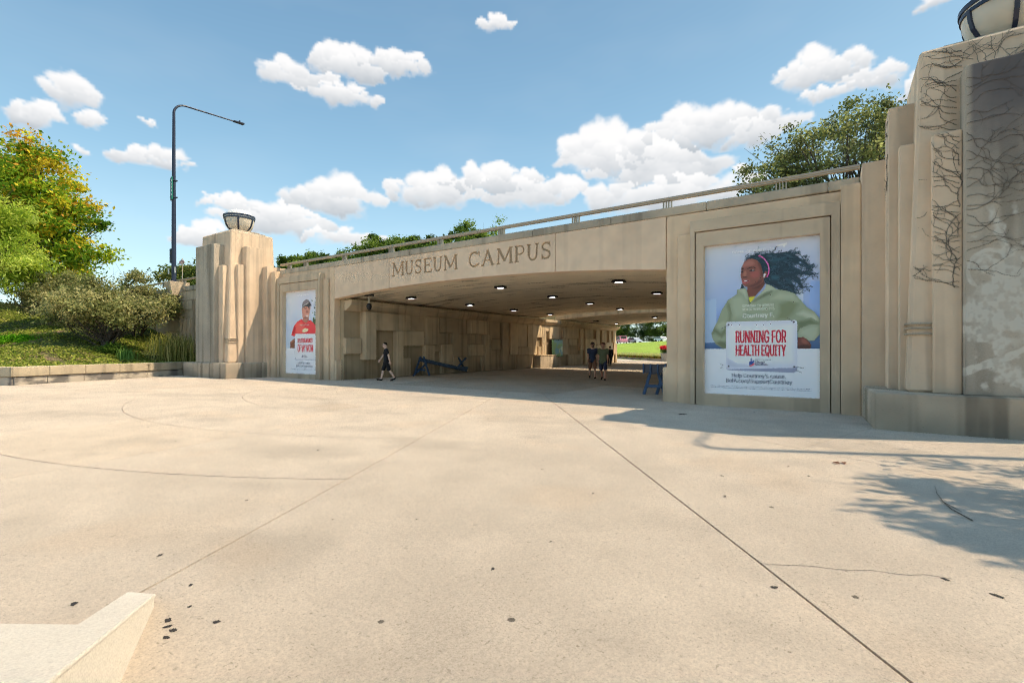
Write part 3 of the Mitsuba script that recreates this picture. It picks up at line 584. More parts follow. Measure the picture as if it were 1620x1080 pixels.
# ------------------------------------------------------------------ leaves, trees
def leaf_cards(P_, size, rng, up=0.35, aspect=0.55, col=None, droop=0.0):
    """one folded diamond per point: 4 vertices, 2 triangles"""
    n = len(P_)
    nrm = rng.normal(size=(n, 3)); nrm[:, 2] = np.abs(nrm[:, 2]) + up; nrm /= np.linalg.norm(nrm, axis=1, keepdims=True)
    a = np.cross(nrm, rng.normal(size=(n, 3))); a /= np.linalg.norm(a, axis=1, keepdims=True)
    a[:, 2] -= droop; a /= np.linalg.norm(a, axis=1, keepdims=True)
    b = np.cross(nrm, a); b /= np.linalg.norm(b, axis=1, keepdims=True)
    s = (size * rng.uniform(0.65, 1.35, n))[:, None]
    v = np.stack([P_ - a * s, P_ + b * s * aspect + nrm * s * 0.12, P_ + a * s, P_ - b * s * aspect + nrm * s * 0.12], 1).reshape(-1, 3)
    i = np.arange(n)[:, None] * 4
    f = np.concatenate([i + [0, 1, 2], i + [0, 2, 3]], 1).reshape(-1, 3)
    c = np.repeat(col, 4, axis=0)
    return v, f, c
def crown_points(blobs, n, rng, clump=0.55, nclump=90, shell=0.45):
    """leaf positions gathered in clumps that fill the blobs unevenly; returns points, clump number, clump centres"""
    vol = np.array([b[3] * b[4] * b[5] for b in blobs]); pick = rng.choice(len(blobs), nclump, p=vol / vol.sum())
    d = rng.normal(size=(nclump, 3)); d /= np.linalg.norm(d, axis=1, keepdims=True)
    r = rng.uniform(shell, 1.0, nclump) ** 0.7
    B = np.array(blobs)
    C = B[pick, :3] + d * B[pick, 3:] * r[:, None]
    w = rng.uniform(0.4, 1.6, nclump); which = rng.choice(nclump, n, p=w / w.sum())
    q = rng.normal(size=(n, 3)) * [1, 1, 0.62] * (clump * rng.uniform(0.6, 1.3, nclump))[which][:, None]
    return C[which] + q, which, C
def limbs(base, top, C, rng, r0, k=16, stems=1, sway=0.5):
    """trunk(s) and limbs that reach into the clumps"""
    ms = []; base, top = np.array(base, float), np.array(top, float)
    starts = []
    for s in range(stems):
        tp = top + (rng.normal(size=3) * [0.28, 0.28, 0.1] * np.linalg.norm(top - base) if stems > 1 else 0)
        pts = np.array([base + (tp - base) * u + rng.normal(size=3) * sway * 0.12 * np.sin(np.pi * u) for u in np.linspace(0, 1, 7)])
        if stems > 1: pts += np.outer(1 - np.linspace(0, 1, 7), rng.normal(size=3) * [0.18, 0.18, 0])
        ms.append(tube(pts, np.linspace(r0, r0 * 0.45, 7), 8)); starts.append(pts)
    sel = rng.choice(len(C), min(k, len(C)), replace=False)
    for c in C[sel]:
        pts = starts[rng.integers(stems)]; s = pts[rng.integers(3, 7)]
        mid = s * 0.45 + c * 0.55 + [0, 0, -0.10 * np.linalg.norm(c - s)] + rng.normal(size=3) * 0.12
        q = np.array([s, s * 0.7 + mid * 0.3 + rng.normal(size=3) * 0.04, mid, mid * 0.5 + c * 0.5 + rng.normal(size=3) * 0.06, c])
        ms.append(tube(q, np.linspace(r0 * 0.38, r0 * 0.06, 5), 5))
        for _ in range(2):
            e = c + rng.normal(size=3) * 0.7; ms.append(tube(np.array([mid, (mid + e) / 2 + rng.normal(size=3) * 0.08, e]), [r0 * 0.14, r0 * 0.09, r0 * 0.03], 4))
    return join(ms)
def tree(name, label, cat, base, top, blobs, n, size, cols, seed, r0=0.25, clump=0.55, nclump=90, k=16, stems=1, group=None, shell=0.45, colfn=None, aspect=0.55, droop=0.0, jit=0.16):
    rng = np.random.default_rng(seed)
    t = thing(name, label, cat, group)
    P_, which, C = crown_points(blobs, n, rng, clump, nclump, shell)
    cols = np.array([leafcol(c) for c in cols])
    cc = rng.integers(len(cols), size=len(C)) if colfn is None else colfn(C, rng)
    leafc = np.where(rng.random(n)[:, None] < 0.75, cols[cc[which]], cols[rng.integers(len(cols), size=n)])
    leafc = leafc * (1 + rng.normal(size=(n, 1)) * jit)
    v, f, c = leaf_cards(P_, size, rng, col=np.clip(leafc, 0.004, 0.9), aspect=aspect, droop=droop)
    put('trunk', limbs(base, top, C, rng, r0, k, stems), 'mat_bark', t, smooth=True)
    put('crown', (v, f), 'mat_leaf', t, color=c)
    return t
# left: the big turning tree and the pale feathery one in front of it
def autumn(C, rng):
    leaf_turn = (C[:, 0] + 49.2) * 0.16 + (C[:, 2] - 11) * 0.10 + rng.normal(size=len(C)) * 0.55  # autumn colour increases towards the right and top of the crown
    return np.where(leaf_turn > 1.0, rng.integers(3, 6, len(C)), np.where(leaf_turn > 0.0, rng.integers(1, 4, len(C)), rng.integers(0, 3, len(C))))
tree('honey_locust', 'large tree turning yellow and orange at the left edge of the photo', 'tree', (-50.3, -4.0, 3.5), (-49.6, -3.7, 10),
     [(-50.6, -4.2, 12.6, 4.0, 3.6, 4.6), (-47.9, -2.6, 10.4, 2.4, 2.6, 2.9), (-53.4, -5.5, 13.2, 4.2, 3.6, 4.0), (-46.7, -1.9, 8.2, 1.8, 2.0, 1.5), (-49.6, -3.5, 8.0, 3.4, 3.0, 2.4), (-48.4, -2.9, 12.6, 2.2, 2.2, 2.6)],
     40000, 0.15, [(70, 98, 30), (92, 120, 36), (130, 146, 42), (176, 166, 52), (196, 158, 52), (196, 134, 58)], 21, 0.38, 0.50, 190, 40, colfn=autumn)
tree('willow_like_tree', 'bright green feathery tree cut by the left edge in front of the yellow tree', 'tree', (-42.8, -9.0, 3.0), (-42.6, -8.6, 8),
     [(-42.6, -8.7, 9.0, 2.8, 2.6, 3.1), (-41.0, -7.2, 7.6, 2.0, 2.0, 2.8), (-44.6, -9.7, 9.4, 2.8, 2.6, 2.4), (-40.3, -6.7, 6.2, 1.5, 1.5, 1.8)],
     40000, 0.13, [(132, 146, 52), (152, 164, 70), (164, 176, 88), (112, 132, 46)], 22, 0.26, 0.40, 150, 26, aspect=0.3, droop=0.6)
GREY = [(112, 116, 72), (136, 138, 92), (126, 122, 84), (148, 144, 102), (92, 98, 60)]
tree('crabapple_tree', 'front grey-green crabapple with low forking trunk just behind the stone planter wall', 'small tree', (-33.95, -4.6, 0.7), (-33.9, -4.5, 2.3),
     [(-33.9, -4.5, 3.75, 2.8, 2.3, 0.95), (-35.6, -5.5, 3.6, 1.5, 1.5, 0.65), (-32.0, -3.3, 3.5, 1.6, 1.5, 0.65), (-34.0, -4.6, 4.7, 1.8, 1.6, 0.6)], 17000, 0.080, GREY, 23, 0.13, 0.27, 150, 40, 4, group=None, shell=0.3)
tree('crabapple_tree', 'right rear grey-green crabapple before the relief wall and lamp post', 'small tree', (-36.9, -2.1, 1.6), (-36.6, -2.0, 3.6),
     [(-36.4, -1.7, 4.6, 1.9, 1.3, 1.2), (-35.0, -0.9, 4.2, 1.4, 0.9, 0.7), (-36.6, -1.8, 5.6, 1.0, 1.0, 0.8)], 10000, 0.080, GREY, 24, 0.12, 0.27, 90, 26, 3, shell=0.3)
tree('crabapple_tree', 'left rear grey-green crabapple under the yellow tree', 'small tree', (-40.6, -4.6, 2.6), (-40.6, -4.5, 4.0),
     [(-40.8, -4.5, 5.2, 2.4, 1.9, 1.2), (-39.3, -3.7, 5.0, 1.8, 1.5, 1.0), (-42.4, -5.6, 4.6, 1.5, 1.5, 0.8), (-38.6, -4.2, 4.0, 1.5, 1.4, 0.8)], 12500, 0.080, GREY, 25, 0.12, 0.27, 100, 26, 3, shell=0.3)
# behind the bridge
DEEP = [(46, 66, 30), (60, 82, 38), (82, 104, 48), (40, 56, 28)]
tree('roadside_tree', 'round tree seen between the lamp post and the left pillar', 'tree', (-66, 13.7, 5), (-66, 13.7, 9.5), [(-66, 13.7, 10.2, 3.0, 3.0, 1.9), (-64.6, 14.4, 11.2, 1.8, 1.8, 1.3)], 7000, 0.17, [(84, 100, 50), (112, 116, 62), (70, 84, 44)], 26, 0.25, 0.45, 50, 12)
HB = [(-69.5, 29.4, 15.2, 2.6), (-65.5, 32.0, 15.6, 2.4), (-61.5, 34.7, 16.0, 2.6), (-57.8, 37.0, 17.6, 2.9), (-54.0, 39.4, 18.4, 3.2), (-50.2, 42.0, 18.4, 3.2), (-46.0, 45.0, 19.8, 3.4), (-43.6, 46.6, 17.2, 2.6)]
NM = ['farthest left', 'second from the left', 'third from the left', 'fourth from the left', 'fourth from the right', 'third from the right', 'second from the right', 'farthest right']
for i, (x, y, z, r) in enumerate(HB):
    rg = np.random.default_rng(300 + i)
    r *= 1.3; bl = [(x + rg.uniform(-.6, .6), y, z - 1.6 - r * 0.3, r, r, 2.8)] + [(x + rg.uniform(-r, r) * 0.8, y + rg.uniform(-1, 1), z - 1.1 + rg.uniform(-.8, 0.8), 1.3, 1.3, 1.5) for _ in range(5)]
    tree('park_tree', f'dark green tree rising over the bridge rail, {NM[i]} of the row', 'tree', (x, y, 0), (x, y, z - 4), bl, 12000, 0.19, [(66, 88, 38), (84, 106, 46), (108, 126, 58), (52, 70, 32)], 320 + i, 0.25, 0.40, 90, 10, group='trees rising over the bridge rail')
tree('elm_tree', 'large open-branched green tree above the rail beside the right pillar', 'tree', (1.0, 29.0, 5.0), (0.2, 28.6, 12.5),
     [(-1.6, 27.8, 15.8, 4.6, 3.6, 2.5), (1.8, 30.0, 17.4, 3.6, 3.2, 2.6), (-4.6, 25.4, 13.6, 2.2, 2.0, 1.2), (3.8, 31.4, 15.6, 2.6, 2.4, 3.2), (-2.0, 27.4, 13.6, 4.0, 3.0, 1.4)],
     17500, 0.125, [(92, 100, 60), (116, 122, 74), (138, 142, 92), (78, 84, 56), (104, 108, 78)], 27, 0.30, 0.45, 170, 60, 3, shell=0.35, jit=0.22)
# plaza tree beyond the right edge: only its shadow reaches the picture
tree('plaza_tree', 'tree standing beyond the right edge whose leafy shadow falls on the plaza', 'tree', (9.6, -6.6, 0), (9.4, -6.4, 4.6),
     [(8.4, -5.9, 6.6, 2.7, 1.7, 1.5), (6.5, -5.6, 5.8, 1.5, 0.6, 0.6), (7.8, -6.4, 5.4, 2.0, 0.9, 0.8), (10.4, -5.4, 6.6, 2.4, 2.0, 1.6), (8.2, -4.7, 7.4, 2.2, 0.6, 0.5), (6.9, -3.3, 6.6, 0.85, 0.30, 0.35), (7.6, -3.1, 6.7, 0.8, 0.32, 0.4)], 30000, 0.08, DEEP, 28, 0.16, 0.22, 170, 24)  # last two clumps added to cast the dark streak beside the lamp shadow
# ground cover on the slope
rng = np.random.default_rng(31)
N = 90000
px, py = rng.uniform(-60, -26.8, N), rng.uniform(-14, -0.1, N)
keep = shapely.contains_xy(inside, px, py); px, py = px[keep], py[keep]
bare = meshkit.fbm(np.stack([px * 0.5, py * 0.5, px * 0 + 3], -1), 3, 7)
keep = (bare < 0.56) | (rng.random(len(px)) < 0.12); px, py = px[keep], py[keep]
pz_ = lawn_z(px, py) + rng.uniform(0.0, 0.10, len(px))
gc = np.array([leafcol(c) for c in [(106, 120, 48), (130, 140, 64), (88, 102, 42), (148, 148, 80)]])[rng.integers(4, size=len(px))] * (1 + rng.normal(size=(len(px), 1)) * 0.15)
v, f, c = leaf_cards(np.column_stack([px, py, pz_]), 0.07, rng, up=0.8, col=np.clip(gc, 0.005, 0.9))
put('ground_cover', (v, f), 'mat_leaf', color=c); labels['ground_cover'] = {'kind': 'stuff', 'label': 'low leafy ground cover on the planted slope', 'category': 'ground cover'}
def blades(cx, cy, n, h, spread, cols, seed, w=0.018, lean=0.35):
    rg = np.random.default_rng(seed); V, F, C = [], [], []
    cols = np.array([leafcol(c) for c in cols])
    for i in range(n):
        x, y = cx + rg.normal() * spread, cy + rg.normal() * spread
        z = float(lawn_z(np.array([x]), np.array([y]))[0]) if x < -26 and y < 1 else float(zg(np.clip(x, -60, 30)))
        a = rg.uniform(0, 6.28); L = h * rg.uniform(0.6, 1.1); d = np.array([math.cos(a), math.sin(a), 0]) * lean * L * rg.uniform(0.3, 1.2); s = np.array([-math.sin(a), math.cos(a), 0]) * w
        p0 = np.array([x, y, z]); p1 = p0 + d * 0.3 + [0, 0, L * 0.65]; p2 = p0 + d + [0, 0, L * (0.95 - 0.2 * rg.random())]
        k = 5 * i; V += [p0 - s, p0 + s, p1 - s * 0.8, p1 + s * 0.8, p2]; F += [(k, k + 1, k + 3), (k, k + 3, k + 2), (k + 2, k + 3, k + 4)]
        C += [cols[rg.integers(len(cols))] * rg.uniform(0.7, 1.25)] * 5
    return np.array(V), np.array(F), np.clip(np.array(C), 0.004, 0.9)
def grass_tuft(label, cx, cy, n, h, spread, cols, seed, name='grass_tuft', **k):
    t = thing(name, label, 'plant'); v, f, c = blades(cx, cy, n, h, spread, cols, seed, **k)
    scene[t] = mikit.ply((v, f), 'mat_leaf', color=c)
grass_tuft('tall feathery grass clump beside the left pillar and relief wall', -31.3, -1.7, 330, 1.8, 0.55, [(128, 128, 72), (104, 106, 56), (160, 150, 98)], 41)
grass_tuft('smaller sunlit grass clump left of the tall one by the relief wall', -33.2, -1.5, 240, 1.3, 0.45, [(146, 148, 80), (120, 124, 62)], 42)
grass_tuft('small spiky green tuft just behind the planter wall right of the crabapple trunk', -31.6, -4.0, 160, 0.75, 0.18, [(88, 120, 60), (110, 138, 74)], 43)
def low_shrub(label, cx, cy, r, h, n, cols, seed):
    rg = np.random.default_rng(seed); t = thing('low_shrub', label, 'shrub')
    z = float(lawn_z(np.array([cx]), np.array([cy]))[0])
    P_, wh, C = crown_points([(cx, cy, z + h * 0.4, r, r, h * 0.55)], n, rg, 0.12, 40, 0.2)
    cols = np.array([leafcol(c) for c in cols]); col = cols[rg.integers(len(cols), size=n)] * rg.uniform(0.7, 1.3, (n, 1))
    v, f, c = leaf_cards(P_, 0.045, rg, col=np.clip(col, 0.004, .9)); scene[t] = mikit.ply((v, f), 'mat_leaf', color=c)
low_shrub('bright green creeping juniper behind the left end of the planter wall', -36.6, -7.4, 1.1, 0.35, 6000, [(70, 120, 22), (92, 142, 34)], 51)
low_shrub('small dark green bush right of the crabapple trunk behind the planter wall', -32.6, -4.3, 0.55, 0.6, 3500, [(62, 88, 34), (84, 108, 46)], 52)
# ivy on the far corner of the left pillar
rg = np.random.default_rng(61)
iv = thing('ivy', 'green ivy hanging on the shaded corner between the left pillar and the relief wall', 'plant')
q = np.column_stack([rg.normal(-29.35, 0.35, 2600), rg.normal(-0.35, 0.12, 2600), rg.triangular(2.2, 4.6, 5.3, 2600)])
v, f, c = leaf_cards(q, 0.07, rg, col=np.clip(np.array([leafcol(c) for c in DEEP])[rg.integers(4, size=2600)] * rg.uniform(.7, 1.3, (2600, 1)), .004, .9))
scene[iv] = mikit.ply((v, f), 'mat_leaf', color=c)
# dead vines on the right pillar
def vines():
    rg = np.random.default_rng(71); ms = []
    def yfront(x, z):     # the pillar's front skin
        if x < 1.50: return -2.13 + 0.25 * (z - 0.7) / 6.75 - 0.012
        if x < 1.945: return -2.212 if z < 5.65 else -2.13 + 0.25 * (z - 0.7) / 6.75 - 0.012
        return -2.412 if z < 6.74 else -1.905 - 0.012
    def xleft(z): return 1.14 + 0.22 * (z - 0.7) / 6.75
    def crawl(x, z, ang, L, r, depth):
        pts, rr = [], []; n = max(4, int(L / 0.045)); a0 = ang; prev = None
        for i in range(n):
            if x < xleft(z) + 0.01 or x > 3.7 or z > 7.42 or z < 1.4: break
            y = yfront(x, z)
            if prev is not None and abs(y - prev) > 0.16: break
            prev = y
            pts.append((x, y - r * 0.5, z)); rr.append(r * (1 - 0.75 * i / n) + 0.0016)
            ang += rg.normal() * 0.30 + 0.16 * (a0 - ang); a0 += rg.normal() * 0.035
            x += math.cos(ang) * 0.045; z += math.sin(ang) * 0.045
            if depth < 3 and rg.random() < (0.10, 0.11, 0.07)[depth] and i > 2:
                crawl(x, z, ang + rg.choice([-1, 1]) * rg.uniform(0.4, 0.9), L * rg.uniform(0.25, 0.6), r * 0.66, depth + 1)
        if len(pts) > 2: ms.append(tube(pts, rr, 5, cap=False))
    for z0 in np.linspace(2.7, 6.7, 38): crawl(1.90, z0, math.pi + rg.normal() * 0.25 - 0.45, rg.uniform(0.7, 1.2), 0.0040, 0)
    for q in range(5): crawl(1.84 + 0.02 * q, 2.7 + 0.5 * q, 1.56 + rg.normal() * 0.04, 3.6 - 0.4 * q, 0.0055, 1)
    for x0 in np.linspace(1.9, 3.5, 34): crawl(x0, 6.80 + rg.uniform(0, .35), rg.uniform(-0.3, 2.9), rg.uniform(0.4, 1.0), 0.0032, 0)
    for z0 in (6.85, 6.95, 7.05, 7.15, 7.25): crawl(1.98, z0, math.pi - 0.1 + rg.normal() * .2, 0.6, 0.005, 0)
    for z0 in np.linspace(3.0, 6.5, 22): crawl(1.97, z0, 0.1 + rg.normal() * 0.35, rg.uniform(0.5, 1.5), 0.0032, 0)
    # a few strands round the corner on the side slabs
    def side(y, z, ang, L, r, depth=0):
        pts = []; n = int(L / 0.06); turn = 0
        for i in range(n):
            if y < -1.32 or y > -0.55 or z > 6.6: break
            pts.append((0.888, y, z)); turn = 0.7 * turn + rg.normal() * 0.17; ang += turn; y += math.cos(ang) * 0.06; z += math.sin(ang) * 0.06
            if depth < 2 and rg.random() < 0.2: side(y, z, ang + rg.choice([-1, 1]) * 0.8, L * 0.5, r * 0.7, depth + 1)
        if len(pts) > 2: ms.append(tube(pts, np.linspace(r, r * 0.3, len(pts)), 5, cap=False))
    for z0 in (6.4, 6.1, 5.7, 5.2): side(-1.30, z0, rg.normal() * .3 - 0.2, 0.9, 0.007)
    return join(ms)
t = thing('dead_vine', 'leafless dark vine spreading over the upper front of the right pillar', 'vine')
scene[t] = mikit.ply(vines(), 'mat_vine', smooth=True)

# ------------------------------------------------------------------ street lamps
def street_lamp(x, y, lab, signs=True):
    t = thing('street_lamp', lab, 'street lamp', 'tall street lamps on the bridge parapet')
    b = thing('lamp_bracket', 'concrete bracket block on the wall top under the ' + ('left' if signs else 'right off-frame') + ' street lamp', 'bracket')
    put('block', hexa([[[(x + sx * (0.30 if k == 0 else 0.42), (y - 0.40 if j == 0 and k == 1 else (y - 0.22 if j == 0 else 0.35)), 4.86 if k == 0 else 5.74) for k in (0, 1)] for j in (0, 1)] for sx in (-1, 1)], 0.02), 'mat_frame', b)
    put('base_flange', lathe([(0, 0), (0.20, 0), (0.20, 0.05), (0.15, 0.07), (0, 0.07)], (x, y, 5.742), 24), 'mat_navy', t)
    put('pole', tube([(x, y, 5.78), (x, y, 8.6), (x, y, 11.5), (x, y, 16.0)], [0.135, 0.125, 0.11, 0.085], 14), 'mat_navy', t, smooth=40)
    a = [(x, y, 15.9), (x, y, 16.4)] + [(x, y + 0.75 - 0.75 * math.cos(q), 16.4 + 0.72 * math.sin(q)) for q in np.linspace(0.15, 1.62, 9)]
    a += [(x, y + 1.6, 17.17), (x, y + 2.6, 17.24), (x, y + 3.75, 17.31)]
    put('arm', tube(a, np.linspace(0.085, 0.04, len(a)), 10), 'mat_navy', t, smooth=50)
    L = put('lantern', hexa([[[(x + sx * (0.11 if j == 0 else 0.15), y + 3.65 + j * 0.75, 17.27 + j * 0.03 + k * (0.09 if j == 0 else 0.12)) for k in (0, 1)] for j in (0, 1)] for sx in (-1, 1)], 0.03), 'mat_navy', t)
    put('sensor', lathe([(0, 0), (0.05, 0), (0.05, 0.08), (0, 0.1)], (x, y + 4.1, 17.42), 12), 'mat_black', t)
    if signs:
        put('street_sign', box(x - 0.26, x - 0.225, y - 0.10, y + 0.12, 10.9, 12.33, 0.006), 'mat_black', t, label='dark back plate of the tall green sign')
        put('street_sign', box(x - 0.02, x + 0.24, y - 0.165, y - 0.14, 10.9, 12.33, 0.006), 'mat_green_sign', t, label='tall green sign strapped to the pole')
        m = join([mm for i, w_ in enumerate(('DRIVE', 'LAKE')) for mm in [meshkit.text_mesh(w_, 0.085, 0.003)]][:0] or [box(x + 0.03, x + 0.13, y - 0.169, y - 0.1655, z, z + dz, 0.001) for z, dz in ((12.02, .16), (11.83, .09), (11.62, .13), (11.38, .16), (11.16, .12))])
        put('sign_print', m, 'mat_white', t, label='pale illegible print on the green sign')
        put('control_box', box(x - 0.32, x - 0.13, y - 0.12, y + 0.10, 6.95, 7.85, 0.02), 'mat_navy', t)
        put('sign_plate', box(x - 0.34, x - 0.18, y - 0.20, y - 0.18, 6.25, 6.62, 0.004), 'mat_white', t)
        put('sign_plate', box(x + 0.15, x + 0.30, y - 0.05, y - 0.03, 6.3, 6.65, 0.004), 'mat_white', t)
        put('clamp', box(x - 0.16, x + 0.16, y - 0.16, y + 0.16, 11.05, 11.12, 0.005), 'mat_navy', t); put('clamp', box(x - 0.16, x + 0.16, y - 0.16, y + 0.16, 12.1, 12.17, 0.005), 'mat_navy', t)
street_lamp(-34.98, -0.4, 'tall dark blue street lamp with long arm and green sign left of the left pillar')
street_lamp(11.3, -0.4, 'tall dark blue street lamp beyond the right edge that throws the long thin shadow', signs=False)
rf = thing('road_sign', 'small red and white sign behind the left street lamp pole', 'sign')
put('panel', wall_prism(affinity.translate(affinity.scale(Polygon([(-1, 0), (0, .5), (1, 0), (0, -.5)]), 0.42, 0.42), -36.2, 7.25), 0.55, 0.57), 'mat_white', rf)
put('bars', join([box(-36.5 + i * 0.13, -36.45 + i * 0.13, 0.540, 0.549, 7.14, 7.36, 0.002) for i in range(5)]), 'mat_red', rf)
put('post', tube([(-36.2, 0.60, 5.0), (-36.2, 0.60, 7.5)], 0.03, 8), 'mat_rail', rf)

# ------------------------------------------------------------------ stone ramp cheek at the lower left
rp = thing('stone_ramp', 'bright white limestone ramp end with sloping cheek at the lower left corner', 'ramp')
D0, N0, P0 = np.array([0.863, -0.505]), np.array([-0.505, -0.863]), np.array([-3.46, -13.22])
def ramp(pts, off):
    g_ = float(zg(-3.3)); top = []
    for a, b in pts:
        q = P0 + D0 * a + N0 * b; top.append((q[0], q[1], max(0.07 + 0.276 * a + off, g_ + 0.012)))
    n = len(pts); lowv = [(x, y, g_ - 0.05) for x, y, z in top]; v = np.array(lowv + top)
    f = []
    for i in range(n):
        j = (i + 1) % n; f += [(i, j, n + j), (i, n + j, n + i)]
    tri = trimesh.creation.triangulate_polygon(Polygon([(a, b) for a, b in pts]), engine='earcut')[1]
    vv, tt = trimesh.creation.triangulate_polygon(Polygon(pts), engine='earcut')
    tt = np.asarray(tt)
    f += [tuple(n + k for k in q) for q in tt] + [tuple(q[::-1]) for q in tt]
    m = trimesh.Trimesh(v, f, process=False); return m
def ramp_solid(pts, off):
    m = ramp(pts, off); m = trimesh.Trimesh(m.vertices, m.faces, process=True); trimesh.repair.fix_normals(m); return m
put('cheek', ramp_solid([(0.0, 0.0), (2.6, 0.0), (2.6, 0.185), (-0.27, 0.185)], 0.0), 'mat_limestone', rp)
put('arris', tube([(*(P0 + D0 * a), 0.062 + 0.276 * a + 0.002 * math.sin(a * 23) * math.sin(a * 57)) for a in np.linspace(0.01, 2.6, 60)], 0.011, 8), 'mat_limestone', rp)
put('ramp_slab', ramp_solid([(0.51, 0.19), (2.6, 0.19), (2.6, 1.3), (-0.7, 1.3), (-0.10, 0.73)], -0.022), 'mat_limestone', rp)
